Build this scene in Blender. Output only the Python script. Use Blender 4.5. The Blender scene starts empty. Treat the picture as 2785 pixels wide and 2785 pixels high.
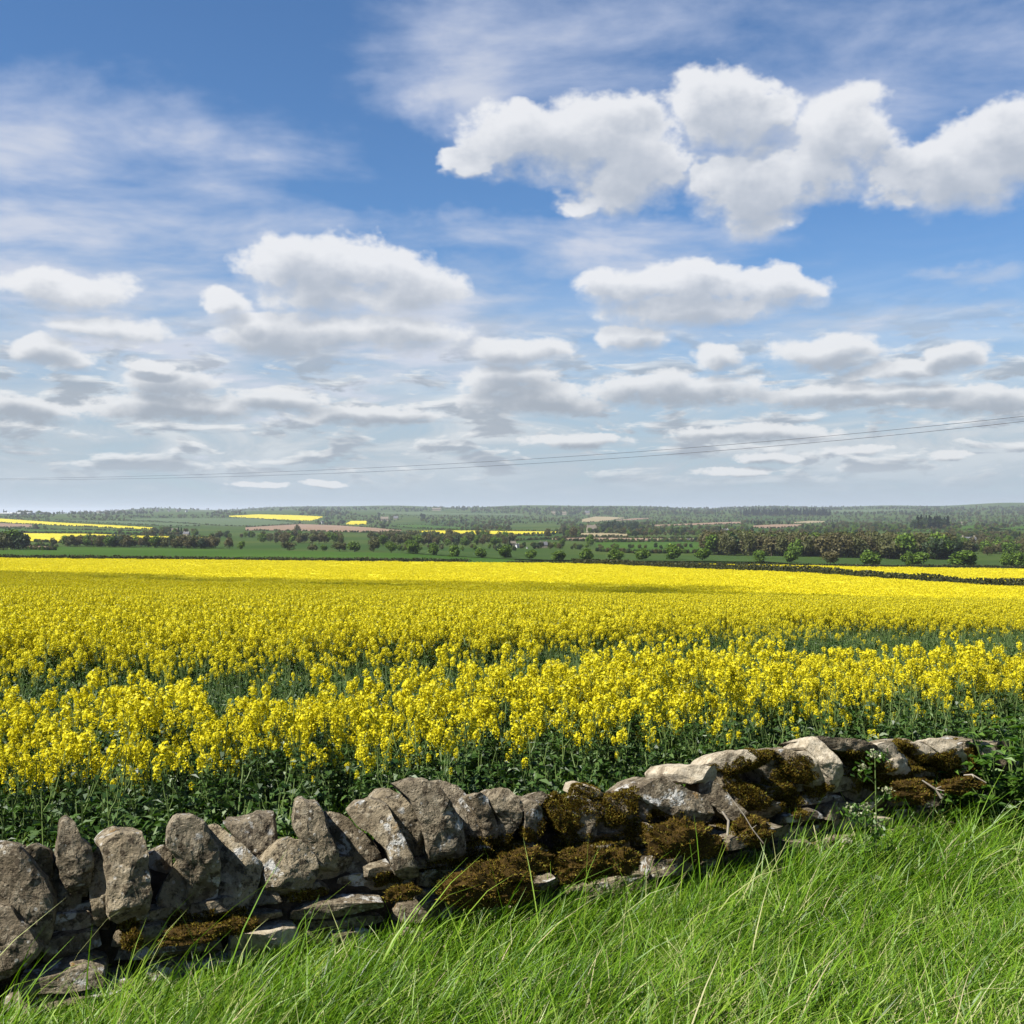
import bpy, math, random
import numpy as np
from mathutils import Vector, noise as mnoise

R = math.radians
random.seed(7)
rng = np.random.default_rng(7)
scene = bpy.context.scene
COL = scene.collection

# ------------------------------------------------------------------ camera
CAM_H = 1.6
FPX = 2986.0            # focal length in pixels of the 2785 px photograph
HALF = 1392.5
cam_data = bpy.data.cameras.new("camera")
cam = bpy.data.objects.new("camera", cam_data)
COL.objects.link(cam)
cam.location = (0, 0, CAM_H)
cam.rotation_euler = (R(90), 0, 0)
cam_data.sensor_width = 36.0
cam_data.lens = 36.0 * FPX / 2785.0
cam_data.clip_start = 0.05
cam_data.clip_end = 60000
scene.camera = cam

# ------------------------------------------------------------------ sun, sky, exposure
SUN_EL = R(51)
SUN_AZ = R(-121)        # measured from +Y (view direction) towards +X : behind the camera, to the left
sun_dir = Vector((math.sin(SUN_AZ) * math.cos(SUN_EL), math.cos(SUN_AZ) * math.cos(SUN_EL), math.sin(SUN_EL)))
sl = bpy.data.lights.new("sun", 'SUN')
sl.energy = 5.0
sl.angle = R(0.53)
sl.color = (1.0, 0.95, 0.86)
so = bpy.data.objects.new("sun", sl)
COL.objects.link(so)
so.rotation_euler = sun_dir.to_track_quat('Z', 'Y').to_euler()
so.location = (-20, -30, 40)
SKY_STRENGTH = 0.092
scene.view_settings.view_transform = 'Standard'
scene.view_settings.look = 'None'
scene.view_settings.exposure = 1.2
scene.view_settings.gamma = 1.0
scene.view_settings.use_curve_mapping = False
scene.cycles.max_bounces = 4
scene.cycles.diffuse_bounces = 2
scene.cycles.glossy_bounces = 2
scene.cycles.transmission_bounces = 3
scene.cycles.transparent_max_bounces = 6
scene.cycles.caustics_reflective = False
scene.cycles.caustics_refractive = False
scene.cycles.use_adaptive_sampling = True
scene.cycles.adaptive_threshold = 0.015
scene.cycles.use_denoising = True
scene.cycles.denoiser = 'OPENIMAGEDENOISE'
scene.cycles.denoising_input_passes = 'RGB_ALBEDO_NORMAL'
scene.cycles.denoising_prefilter = 'ACCURATE'
scene.cycles.sample_clamp_indirect = 4.0


class NT:
    """tiny helper to wire nodes"""
    def __init__(self, tree):
        self.t = tree
    def node(self, typ, **kw):
        n = self.t.nodes.new(typ)
        for k, v in kw.items():
            setattr(n, k, v)
        return n
    def put(self, sock, v):
        if hasattr(v, 'is_linked') or hasattr(v, 'links'):
            self.t.links.new(v, sock)
        else:
            sock.default_value = v
    def math(self, op, a, b=None, c=None, clamp=False):
        n = self.node('ShaderNodeMath', operation=op, use_clamp=clamp)
        for i, v in enumerate((a, b, c)):
            if v is not None:
                self.put(n.inputs[i], v)
        return n.outputs[0]
    def vmath(self, op, a, b=None, c=None):
        n = self.node('ShaderNodeVectorMath', operation=op)
        for i, v in enumerate((a, b, c)):
            if v is not None:
                self.put(n.inputs[i], v)
        return n.outputs['Value'] if op in ('DOT_PRODUCT', 'LENGTH') else n.outputs[0]
    def xyz(self, x, y, z=0.0):
        n = self.node('ShaderNodeCombineXYZ')
        for i, v in enumerate((x, y, z)):
            self.put(n.inputs[i], v)
        return n.outputs[0]
    def noise(self, vec, scale, detail=4, rough=0.55, dim='3D', dist=0.0, color=False):
        n = self.node('ShaderNodeTexNoise', noise_dimensions=dim)
        if vec is not None:
            self.put(n.inputs['Vector'], vec)
        n.inputs['Scale'].default_value = scale
        n.inputs['Detail'].default_value = detail
        n.inputs['Roughness'].default_value = rough
        n.inputs['Distortion'].default_value = dist
        return n.outputs['Color'] if color else n.outputs[0]
    def voro(self, vec, scale, feature='F1'):
        n = self.node('ShaderNodeTexVoronoi', feature=feature)
        if vec is not None:
            self.put(n.inputs['Vector'], vec)
        n.inputs['Scale'].default_value = scale
        return n.outputs['Distance']
    def smooth(self, v, a, b, lo=0.0, hi=1.0):
        n = self.node('ShaderNodeMapRange', interpolation_type='SMOOTHSTEP')
        self.put(n.inputs[0], v)
        for i, x in zip((1, 2, 3, 4), (a, b, lo, hi)):
            self.put(n.inputs[i], x)
        return n.outputs[0]
    def mix(self, f, a, b, blend='MIX'):
        n = self.node('ShaderNodeMix', data_type='RGBA', blend_type=blend)
        self.put(n.inputs[0], f)
        for s, v in ((n.inputs[6], a), (n.inputs[7], b)):
            self.put(s, v if not isinstance(v, tuple) or len(v) == 4 else v + (1.0,))
        return n.outputs[2]
    def ramp(self, f, stops):
        n = self.node('ShaderNodeValToRGB')
        self.put(n.inputs[0], f)
        e = n.color_ramp.elements
        while len(e) < len(stops):
            e.new(0.5)
        for i, (p, c) in enumerate(stops):
            e[i].position = p
            e[i].color = tuple(c) + (1.0,) if len(c) == 3 else c
        return n.outputs[0]


def azel(px, py):
    x = (px - HALF) / FPX
    z = -(py - HALF) / FPX
    return math.atan2(x, 1.0), math.atan2(z, math.hypot(x, 1.0))


# cumulus heads of the sky: centre and half sizes (degrees come from the photograph)
CUMULUS = [
    (1265, 430, 62, 34), (1420, 372, 165, 76), (1600, 375, 190, 100), (1735, 440, 125, 105), (1590, 560, 70, 36), (1700, 520, 90, 55),
    (1960, 300, 150, 84), (2085, 312, 95, 50), (2040, 495, 140, 92), (2075, 585, 90, 46), (2290, 370, 150, 92),
    (2200, 450, 110, 70), (2470, 470, 105, 70), (2620, 455, 165, 88), (2750, 395, 150, 86), (2430, 530, 50, 30),
    (800, 715, 125, 62), (960, 715, 150, 58), (1130, 780, 140, 72), (900, 800, 170, 48),
    (600, 828, 58, 34), (680, 870, 55, 24), (790, 915, 180, 58), (1060, 910, 190, 45),
    (1690, 785, 115, 52), (1860, 765, 170, 48), (2060, 778, 150, 42), (1890, 835, 260, 42), (1720, 915, 90, 32),
    (125, 955, 75, 30), (190, 985, 62, 22), (40, 1118, 120, 36), (420, 992, 60, 17), (480, 1045, 105, 42),
    (450, 1112, 200, 32), (760, 1090, 120, 30), (310, 890, 125, 34), (150, 780, 160, 40),
    (1420, 950, 115, 34), (1370, 1030, 115, 42), (1450, 1085, 190, 40), (1000, 1130, 170, 26),
    (1950, 972, 62, 30), (2250, 958, 140, 36), (2450, 1005, 125, 25), (2610, 965, 62, 34),
    (1850, 1060, 220, 40), (2230, 1075, 200, 28), (2420, 1070, 180, 26), (2680, 1090, 190, 34), (2060, 1180, 200, 22), (1560, 1200, 130, 18),
    (2340, 1222, 66, 13), (2575, 1238, 48, 11), (2080, 1250, 80, 12), (2000, 1285, 90, 10), (880, 1318, 60, 9), (700, 1320, 70, 8),
]
VEILS = [   # high thin cloud : centre, half sizes
    (250, 480, 520, 210), (130, 640, 640, 150), (620, 480, 170, 90), (400, 900, 950, 260), (1750, 130, 620, 170), (2480, 230, 480, 190),
    (1300, 260, 160, 130), (1200, 640, 420, 60), (1650, 700, 460, 70), (2150, 890, 480, 70), (2700, 750, 180, 26), (1100, 900, 620, 160), (1900, 640, 350, 50),
]


def build_world():
    w = bpy.data.worlds.new("World")
    scene.world = w
    w.use_nodes = True
    t = w.node_tree
    t.nodes.clear()
    n = NT(t)
    tc = n.node('ShaderNodeTexCoord').outputs['Generated']
    sep = n.node('ShaderNodeSeparateXYZ')
    t.links.new(tc, sep.inputs[0])
    X, Y, Z = sep.outputs
    az = n.math('ARCTAN2', X, Y)
    el = n.math('ARCSINE', Z)
    fold = n.math('SUBTRACT', n.math('PINGPONG', n.math('ADD', az, 0.56), 1.12), 0.56)   # the cloud field repeats round the sky
    P = n.xyz(fold, el)
    A = n.xyz(az, el)

    def field(P, blobs, k, k2):
        m = None
        for (cx, cy, hx, hy) in blobs:
            a, e = azel(cx, cy)
            ix, iy = FPX / hx * k2, FPX / hy * k2
            q = n.vmath('MULTIPLY_ADD', P, (ix, iy, 0), (-a * ix, -e * iy, 0))
            d = n.vmath('DOT_PRODUCT', q, q)
            m = d if m is None else n.math('SMOOTH_MIN', m, d, k)
        return m

    warp = n.vmath('SUBTRACT', n.noise(n.vmath('MULTIPLY', A, (1, 1.5, 1)), 13, 4, 0.6, '2D', color=True), (0.5, 0.5, 0.5))
    wamp = n.math('MULTIPLY_ADD', n.smooth(el, 0.02, 0.30), 0.060, 0.016)         # small clouds far off are disturbed less
    wP = n.vmath('MULTIPLY_ADD', warp, n.xyz(wamp, n.math('MULTIPLY', wamp, 0.6)), P)
    elsoft = n.smooth(el, 0.03, 0.22)
    fineL = n.noise(n.vmath('MULTIPLY', A, (1, 1.9, 1)), 58, 6, 0.62, '2D')
    fine = n.node('ShaderNodeMix', data_type='FLOAT')
    n.put(fine.inputs[0], elsoft); n.put(fine.inputs[2], fineL); n.put(fine.inputs[3], n.noise(n.vmath('MULTIPLY', A, (1, 1.35, 1)), 26, 8, 0.575, '2D'))
    fine = fine.outputs[0]
    # cumulus density here and a little higher up (what stands above shades what lies below)
    ns = n.math('MULTIPLY', n.math('SUBTRACT', fine, 0.5), n.math('MULTIPLY_ADD', elsoft, -1.1, 2.9))
    D0 = n.math('ADD', n.math('SUBTRACT', 1.0, n.math('MINIMUM', field(wP, CUMULUS, 0.45, 0.86), 3.0)), ns)
    up = n.vmath('ADD', wP, n.xyz(-0.005, n.math('MULTIPLY_ADD', n.smooth(el, 0.02, 0.28), 0.013, 0.006)))
    fine2 = n.noise(n.vmath('MULTIPLY', n.vmath('ADD', A, (-0.006, 0.012, 0)), (1, 1.35, 1)), 26, 4, 0.52, '2D')
    D1 = n.math('ADD', n.math('SUBTRACT', 1.0, n.math('MINIMUM', field(up, CUMULUS, 0.45, 0.86), 3.0)),
                n.math('MULTIPLY', n.math('SUBTRACT', fine2, 0.5), 1.5))
    under = n.smooth(n.math('SUBTRACT', D1, D0), -0.15, 0.45)          # undersides fray out, tops stay firm
    dens = n.smooth(D0, n.math('MULTIPLY_ADD', under, -0.35, -0.30), n.math('MULTIPLY_ADD', under, 0.60, 0.42))
    shade = n.smooth(D1, -0.40, n.math('MULTIPLY_ADD', elsoft, 0.65, 0.75))
    cu_low = n.mix(shade, (0.604, 0.619, 0.634), (0.272, 0.310, 0.355))
    cu_high = n.mix(shade, (0.649, 0.657, 0.679), (0.355, 0.393, 0.453))
    cu = n.mix(elsoft, cu_low, cu_high)
    # thin high cloud, drawn on a flat layer overhead so that it foreshortens towards the horizon
    zz = n.math('ADD', n.math('MAXIMUM', Z, 0.0), 0.10)
    L = n.xyz(n.math('DIVIDE', X, zz), n.math('MULTIPLY', n.math('DIVIDE', Y, zz), 1.25))
    wisp = n.noise(L, 2.0, 8, 0.54, '2D', dist=0.18)
    wisp2 = n.noise(L, 0.42, 3, 0.5, '2D')
    vm = n.math('SUBTRACT', 1.0, n.math('MINIMUM', field(wP, VEILS, 0.8, 0.85), 2.2))
    vraw = n.math('ADD', n.math('MULTIPLY', vm, 0.55), n.math('MULTIPLY_ADD', wisp, 1.9, -0.95))
    vraw = n.math('ADD', vraw, n.math('MULTIPLY_ADD', wisp2, 0.6, -0.30))
    veil = n.smooth(vraw, -0.08, 0.90, 0.0, 0.90)
    # milky air towards the horizon
    low = n.smooth(el, 0.02, 0.27, 1.0, 0.0)
    band = n.noise(n.vmath('MULTIPLY', A, (7, 30, 1)), 1.0, 7, 0.62, '2D', dist=0.5)
    lowv = n.math('MULTIPLY', low, n.math('MULTIPLY_ADD', band, 0.9, 0.60), clamp=True)
    lowv = n.math('POWER', lowv, 1.25)
    vcol = n.mix(n.smooth(el, 0.0, 0.35), (0.393, 0.453, 0.506), (0.423, 0.476, 0.604))
    vcol = n.mix(n.smooth(veil, 0.45, 0.9), vcol, (0.498, 0.528, 0.604))
    hcol = n.mix(n.smooth(band, 0.35, 0.68), (0.347, 0.408, 0.461), (0.513, 0.551, 0.581))
    hcol = n.mix(n.smooth(el, 0.0, 0.07), (0.340, 0.411, 0.476), hcol)

    sky = n.node('ShaderNodeTexSky', sky_type='NISHITA', sun_disc=False)
    sky.sun_elevation = SUN_EL
    sky.sun_rotation = SUN_AZ
    sky.altitude = 300
    sky.air_density = 1.0
    sky.dust_density = 0.15
    sky.ozone_density = 5.0
    skyc = n.mix(1.0, sky.outputs[0], (SKY_STRENGTH * .70, SKY_STRENGTH * .91, SKY_STRENGTH * 1.06), 'MULTIPLY')
    c = n.mix(lowv, skyc, hcol)
    c = n.mix(veil, c, vcol)
    # crowds of small far cumulus above the horizon
    B = n.vmath('MULTIPLY', A, (15, 58, 1))
    s0 = n.noise(B, 1.0, 7, 0.60, '2D', dist=0.25)
    s1 = n.noise(n.vmath('ADD', B, (-0.05, 0.34, 0)), 1.0, 4, 0.55, '2D', dist=0.25)
    d2 = n.math('MULTIPLY', n.smooth(s0, 0.47, 0.60), n.math('MULTIPLY', n.smooth(el, 0.012, 0.05), n.smooth(el, 0.10, 0.20, 1.0, 0.0)))
    c2 = n.mix(n.smooth(s1, 0.38, 0.60), (0.63, 0.645, 0.655), (0.285, 0.325, 0.375))
    c = n.mix(n.math('MULTIPLY', d2, 0.85), c, c2)
    c = n.mix(n.math('MULTIPLY', dens, 0.95), c, cu)
    bg = n.node('ShaderNodeBackground')
    t.links.new(c, bg.inputs[0])
    bg.inputs[1].default_value = 0.575
    out = n.node('ShaderNodeOutputWorld')
    t.links.new(bg.outputs[0], out.inputs[0])
    w.cycles.sampling_method = 'NONE'      # an even sky: no need to aim rays at it

build_world()


# ------------------------------------------------------------------ helpers
def tag(o, label=None, cat=None, group=None, kind=None):
    for k, v in (("label", label), ("category", cat), ("group", group), ("kind", kind)):
        if v:
            o[k] = v
    return o

def link(name, data, parent=None, loc=(0, 0, 0)):
    o = bpy.data.objects.new(name, data)
    COL.objects.link(o)
    o.parent = parent
    o.location = loc
    return o

class MB:
    """collects quads/tris with material slots into one mesh"""
    def __init__(self):
        self.v, self.f, self.m, self.n = [], [], [], 0
    def add(self, verts, faces, mat=0):
        verts = np.asarray(verts, float).reshape(-1, 3)
        faces = np.asarray(faces, int)
        self.v.append(verts)
        self.f.append(faces + self.n)
        self.m.append(np.full(len(faces), mat))
        self.n += len(verts)
    def tube(self, pts, radii, seg=4, mat=0):
        pts = np.asarray(pts, float)
        k = len(pts)
        ring = []
        for i in range(k):
            d = pts[min(i + 1, k - 1)] - pts[max(i - 1, 0)]
            d = d / (np.linalg.norm(d) + 1e-9)
            a = np.cross(d, (0.13, 0.97, 0.2)) if abs(d[1]) < 0.9 else np.cross(d, (1, 0, 0))
            a /= np.linalg.norm(a) + 1e-9
            b = np.cross(d, a)
            ang = np.arange(seg) / seg * 2 * np.pi
            ring.append(pts[i] + radii[i] * (np.cos(ang)[:, None] * a + np.sin(ang)[:, None] * b))
        v = np.concatenate(ring)
        f = [(i * seg + j, i * seg + (j + 1) % seg, (i + 1) * seg + (j + 1) % seg, (i + 1) * seg + j) for i in range(k - 1) for j in range(seg)]
        self.add(v, f, mat)
    def quads(self, c, a, b, mat=0):
        """centres c, half axes a, b : (n,3) arrays"""
        c, a, b = (np.asarray(q, float) for q in (c, a, b))
        k = len(c)
        v = np.stack([c - a - b, c + a - b, c + a + b, c - a + b], 1).reshape(-1, 3)
        self.add(v, np.arange(4 * k).reshape(k, 4), mat)
    def mesh(self, name, mats, smooth=False, colors=None):
        me = bpy.data.meshes.new(name)
        V = np.concatenate(self.v)
        me.vertices.add(len(V))
        me.vertices.foreach_set("co", V.astype(np.float32).ravel())
        sizes = np.concatenate([np.full(len(f), f.shape[1]) for f in self.f])
        loops = np.concatenate([f.ravel() for f in self.f])
        me.loops.add(len(loops))
        me.loops.foreach_set("vertex_index", loops.astype(np.int32))
        me.polygons.add(len(sizes))
        st = np.concatenate([[0], np.cumsum(sizes)[:-1]])
        me.polygons.foreach_set("loop_start", st.astype(np.int32))
        me.polygons.foreach_set("loop_total", sizes.astype(np.int32))
        for m in mats:
            me.materials.append(m)
        me.polygons.foreach_set("material_index", np.concatenate(self.m).astype(np.int32))
        me.polygons.foreach_set("use_smooth", np.full(len(sizes), smooth))
        if colors is not None:
            at = me.attributes.new("tint", 'FLOAT', 'POINT')
            at.data.foreach_set("value", np.asarray(colors, np.float32))
        me.update(calc_edges=True)
        return me

def unit(v):
    return v / (np.linalg.norm(v, axis=-1, keepdims=True) + 1e-9)

def rand_dirs(k, r=None):
    r = r or rng
    return unit(r.normal(size=(k, 3)))

def material(name):
    m = bpy.data.materials.new(name)
    m.use_nodes = True
    m.node_tree.nodes.clear()
    n = NT(m.node_tree)
    out = n.node('ShaderNodeOutputMaterial')
    return m, n, out

ALB = (0.575, 0.575, 0.575)      # the palette below was mixed for a shorter exposure; one step for all materials

def bsdf(n, color, rough=0.7, spec=0.3, normal=None):
    color = n.mix(1.0, color, ALB, 'MULTIPLY')
    b = n.node('ShaderNodeBsdfPrincipled')
    n.put(b.inputs['Base Color'], color if not isinstance(color, tuple) or len(color) == 4 else color + (1.0,))
    n.put(b.inputs['Roughness'], rough)
    b.inputs['Specular IOR Level'].default_value = spec
    if normal is not None:
        n.put(b.inputs['Normal'], normal)
    return b.outputs[0]

def bump(n, h, strength=0.5, dist=0.02):
    b = n.node('ShaderNodeBump')
    n.put(b.inputs['Height'], h)
    b.inputs['Strength'].default_value = strength
    b.inputs['Distance'].default_value = dist
    return b.outputs[0]

def leaf_material(name, c1, c2, trans=0.35, rough=0.45, spec=0.4, attr=None, stops=None, tcol=None):
    """thin leaf: reflecting and letting light through; colour varies from piece to piece"""
    m, n, out = material(name)
    if attr:
        a = n.node('ShaderNodeAttribute', attribute_name=attr)
        f = a.outputs['Fac']
    else:
        g = n.node('ShaderNodeNewGeometry')
        f = g.outputs['Random Per Island']
    col = n.ramp(f, stops) if stops else n.mix(f, c1, c2)
    s = bsdf(n, col, rough, spec)
    tr = n.node('ShaderNodeBsdfTranslucent')
    tc_ = tcol or (1.2, 1.2, 0.7)
    n.put(tr.inputs[0], n.mix(1.0, col, tuple(a_ * b_ for a_, b_ in zip(tc_, ALB)), 'MULTIPLY'))
    mx = n.node('ShaderNodeMixShader')
    mx.inputs[0].default_value = trans
    m.node_tree.links.new(s, mx.inputs[1])
    m.node_tree.links.new(tr.outputs[0], mx.inputs[2])
    m.node_tree.links.new(mx.outputs[0], out.inputs[0])
    return m

def simple(name, c1, c2, scale=1.0, rough=0.85, spec=0.15, bumpd=0.0, coord='Object', detail=5):
    m, n, out = material(name)
    tc = n.node('ShaderNodeTexCoord').outputs[coord]
    f = n.smooth(n.noise(tc, scale, detail, 0.6), 0.3, 0.7)
    nm = bump(n, n.noise(tc, scale * 3, 5, 0.65), 0.6, bumpd) if bumpd else None
    m.node_tree.links.new(bsdf(n, n.mix(f, c1, c2), rough, spec, nm), out.inputs[0])
    return m

# ------------------------------------------------------------------ terrain
WA = np.array([-1.60, 3.43])          # the wall's front line: a point and its direction
_wd = np.array([2.18, 5.0]) - WA
WT = _wd / np.linalg.norm(_wd)
WN = np.array([WT[1], -WT[0]])        # towards the camera

TAB = np.array([
    (0, -2.10), (8, -2.10), (12, -2.32), (18, -2.72), (25, -3.15), (40, -4.1), (55, -5.12), (75, -6.9), (100, -9.0), (140, -11.2), (200, -14.0),
    (260, -16.2), (340, -18.6), (430, -20.8), (500, -22.0), (600, -23.6), (800, -26.0), (1100, -27.8), (1500, -28.9), (2000, -29.1), (2600, -27.0),
    (3200, -22.5), (4000, -12.7), (5000, 2.0), (6200, 20.0), (7600, 36.0), (9000, 30.0), (12000, -20.0), (40000, -150.0)])
_ld = np.log(TAB[:, 0] + 3.0)
_xs = np.linspace(_ld[0], _ld[-1], 900)
_ys = np.interp(_xs, _ld, TAB[:, 1])
for _ in range(3):
    _ys = np.convolve(np.pad(_ys, 7, mode='edge'), np.ones(15) / 15, 'valid')

def sstep(a, b, x):
    t = np.clip((x - a) / (b - a), 0, 1)
    return t * t * (3 - 2 * t)

def wall_s(x, y):
    return -((x - WA[0]) * WN[0] + (y - WA[1]) * WN[1])     # distance beyond the wall's front line

def terrain(x, y):
    x = np.asarray(x, float); y = np.asarray(y, float)
    r = np.hypot(x, y)
    d = np.maximum(np.abs(y), 0.5 * r)
    u = np.tan(np.clip(np.arctan2(x, np.abs(y) + 1e-6), -0.55, 0.55))
    z = np.interp(np.log(d + 3.0), _xs, _ys)
    w = sstep(10, 430, d) * (1 - sstep(700, 1500, d))
    z = z - 3.9 * u * w
    z = z - 2.0 * sstep(0.2, 0.47, u) * sstep(60, 200, d) * (1 - sstep(330, 480, d))
    z = z - 0.6 * u * sstep(8, 40, d) * (1 - sstep(100, 200, d))
    far = sstep(900, 2500, d)
    z = z + far * (6 * np.sin(x / 610 + 1.0) * np.sin(y / 830 + 0.4) + 3 * np.sin(x / 270 + y / 410))
    z = z + sstep(4000, 7000, d) * (8 * np.sin(u * 9 + 2.0) + 16 * u + 6 * np.sin(u * 31) + 4 * np.sin(u * 57 + 1) - 34 * sstep(-.30, -.44, u) + 16 * sstep(.26, .36, u))
    z = z + sstep(30, 90, d) * (1 - far) * 0.25 * np.sin(x / 19 + 1) * np.sin(y / 27)
    s = np.where(y > 0, wall_s(x, y), -1.0)
    z = -1.6 + sstep(0.25, 2.0, s) * (z + 1.6)
    # verge: a bank that rises a little towards the wall on the right
    return z + CAM_H

def hit(px, py, y0=14.0, lift=0.0):
    """where the ray through a photo pixel meets the ground (vectorised)"""
    px = np.atleast_1d(np.asarray(px, float)); py = np.atleast_1d(np.asarray(py, float))
    Y = np.geomspace(y0, 9000, 700)
    u = (px - HALF) / FPX
    g = -(py - HALF) / FPX
    T = terrain(u[:, None] * Y[None], np.broadcast_to(Y, (len(u), len(Y)))) + lift
    below = CAM_H + g[:, None] * Y[None] <= T
    idx = np.argmax(below, 1)
    ok = below.any(1)
    yy = np.where(ok, Y[idx], np.nan)
    # refine
    lo = np.where(ok, Y[np.maximum(idx - 1, 0)], 1.0); hi = np.where(ok, yy, 2.0)
    for _ in range(12):
        mid = 0.5 * (lo + hi)
        b = CAM_H + g * mid <= terrain(u * mid, mid) + lift
        hi = np.where(b, mid, hi); lo = np.where(b, lo, mid)
    out = np.stack([u * hi, hi, terrain(u * hi, hi)], 1)
    out[~ok] = np.nan
    return out

# ground sheet: rings of growing radius all round the camera
def build_ground():
    az = np.concatenate([np.linspace(-0.62, 0.62, 161), np.linspace(0.62, 2 * np.pi - 0.62, 60)[1:-1]])
    rad = np.concatenate([np.linspace(0.15, 12, 90), np.geomspace(12, 30000, 330)[1:]])
    AZ, RR = np.meshgrid(az, rad)
    X = np.sin(AZ) * RR; Y = np.cos(AZ) * RR
    Zv = terrain(X, Y)
    nr, na = X.shape
    mb = MB()
    i = np.arange(nr - 1)[:, None] * na + np.arange(na)[None]
    j = np.arange(nr - 1)[:, None] * na + (np.arange(na)[None] + 1) % na
    F = np.stack([i, j, j + na, i + na], -1).reshape(-1, 4)
    mb.add(np.stack([X, Y, Zv], -1).reshape(-1, 3), F)
    k = mb.n
    mb.add([(0, 0, float(terrain(0.0, 0.01)))], np.zeros((0, 3), int))
    mb.f[-1] = np.array([(k, b, a) for a, b in zip(range(na), list(range(1, na)) + [0])])
    mb.m[-1] = np.zeros(na)
    m, n, out = material("earth_and_pasture")
    pos = n.node('ShaderNodeNewGeometry').outputs['Position']
    d = n.vmath('LENGTH', pos)
    soil = n.mix(n.smooth(n.noise(pos, 9, 6, 0.65), 0.3, 0.7), (0.045, 0.03, 0.018), (0.12, 0.085, 0.055))
    turf = n.mix(n.smooth(n.noise(pos, 0.004, 5, 0.6), 0.35, 0.65), (0.035, 0.080, 0.012), (0.080, 0.115, 0.024))
    col = n.mix(n.smooth(d, 380, 470), soil, turf)
    nm = bump(n, n.noise(pos, 14, 6, 0.7), 0.7, 0.05)
    m.node_tree.links.new(bsdf(n, col, 0.95, 0.05, nm), out.inputs[0])
    o = link("ground", mb.mesh("ground", [m], True))
    tag(o, "soil and pasture ground falling from the wall into the valley", "ground", kind="structure")

build_ground()

def vnoise(x, y, sc, seed=0.0):
    """smooth value noise"""
    x = np.asarray(x) / sc + seed * 17.3; y = np.asarray(y) / sc + seed * 5.7
    xi, yi = np.floor(x), np.floor(y)
    fx, fy = x - xi, y - yi
    fx, fy = fx * fx * (3 - 2 * fx), fy * fy * (3 - 2 * fy)
    h = lambda a, b: np.abs(np.sin(a * 127.1 + b * 311.7) * 43758.5453) % 1
    return (h(xi, yi) * (1 - fx) + h(xi + 1, yi) * fx) * (1 - fy) + (h(xi, yi + 1) * (1 - fx) + h(xi + 1, yi + 1) * fx) * fy


# ------------------------------------------------------------------ dry stone wall
def stone_material():
    m, n, out = material("weathered_limestone")
    oi = n.node('ShaderNodeObjectInfo').outputs['Random']
    pos = n.node('ShaderNodeNewGeometry').outputs['Position']
    p = n.vmath('ADD', pos, n.xyz(n.math('MULTIPLY', oi, 37.0), n.math('MULTIPLY', oi, 11.0), n.math('MULTIPLY', oi, 23.0)))
    big = n.noise(p, 6, 5, 0.6)
    mid = n.noise(p, 26, 6, 0.65)
    fin = n.noise(p, 110, 4, 0.7)
    c = n.mix(n.smooth(big, 0.32, 0.68), (0.185, 0.150, 0.100), (0.36, 0.305, 0.215))
    c = n.mix(1.0, c, n.ramp(oi, [(0, (.72, .70, .68)), (.5, (1.0, 1.0, 1.0)), (1, (1.25, 1.22, 1.15))]), 'MULTIPLY')
    c = n.mix(n.smooth(mid, 0.50, 0.70), c, (0.50, 0.435, 0.32))
    c = n.mix(n.smooth(n.noise(p, 30, 6, 0.74), 0.49, 0.60), c, (0.095, 0.075, 0.05))
    c = n.mix(n.math('MULTIPLY', n.smooth(fin, 0.56, 0.7), 0.55), c, (0.085, 0.07, 0.05))
    # pale and orange lichen, in spots with shapes of their own
    li = n.math('MULTIPLY', n.smooth(n.noise(p, 9, 3, 0.5), 0.59, 0.64), n.smooth(n.noise(p, 45, 4, 0.6), 0.42, 0.52))
    c = n.mix(n.math('MULTIPLY', li, 0.8), c, (0.70, 0.70, 0.67))
    sp = n.smooth(n.voro(p, 34), 0.24, 0.16)
    sp = n.math('MULTIPLY', sp, n.smooth(n.noise(p, 12, 2, 0.5), 0.50, 0.58))
    c = n.mix(n.math('MULTIPLY', sp, 0.75), c, (0.60, 0.58, 0.52))
    og = n.math('MULTIPLY', n.smooth(n.noise(n.vmath('ADD', p, (5, 3, 1)), 10, 4, 0.6), 0.66, 0.70), n.smooth(fin, 0.38, 0.52))
    c = n.mix(n.math('MULTIPLY', og, 0.8), c, (0.36, 0.20, 0.05))
    h = n.math('ADD', n.math('MULTIPLY', mid, 1.0), n.math('MULTIPLY', fin, 0.45))
    h = n.math('ADD', h, n.math('MULTIPLY', n.smooth(n.voro(p, 60), 0.0, 0.35), 0.25))
    m.node_tree.links.new(bsdf(n, c, 0.93, 0.12, bump(n, h, 1.0, 0.018)), out.inputs[0])
    return m

def pale_stone_material():
    m, n, out = material("pale_broken_limestone")
    p = n.node('ShaderNodeNewGeometry').outputs['Position']
    c = n.mix(n.smooth(n.noise(p, 30, 5, 0.65), 0.35, 0.7), (0.46, 0.39, 0.28), (0.70, 0.62, 0.48))
    c = n.mix(n.smooth(n.noise(p, 14, 5, 0.65), 0.52, 0.66), c, (0.27, 0.22, 0.155))
    c = n.mix(n.math('MULTIPLY', n.smooth(n.noise(p, 90, 4, 0.7), 0.55, 0.68), .7), c, (0.12, 0.095, 0.07))
    h = n.noise(p, 45, 7, 0.72)
    m.node_tree.links.new(bsdf(n, c, 0.9, 0.1, bump(n, h, 0.9, 0.012)), out.inputs[0])
    return m

M_STONE = stone_material()
M_PALE = pale_stone_material()
WA3 = np.array([WA[0], WA[1], 0.0]); WT3 = np.array([WT[0], WT[1], 0.0]); WN3 = np.array([WN[0], WN[1], 0.0])

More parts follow.
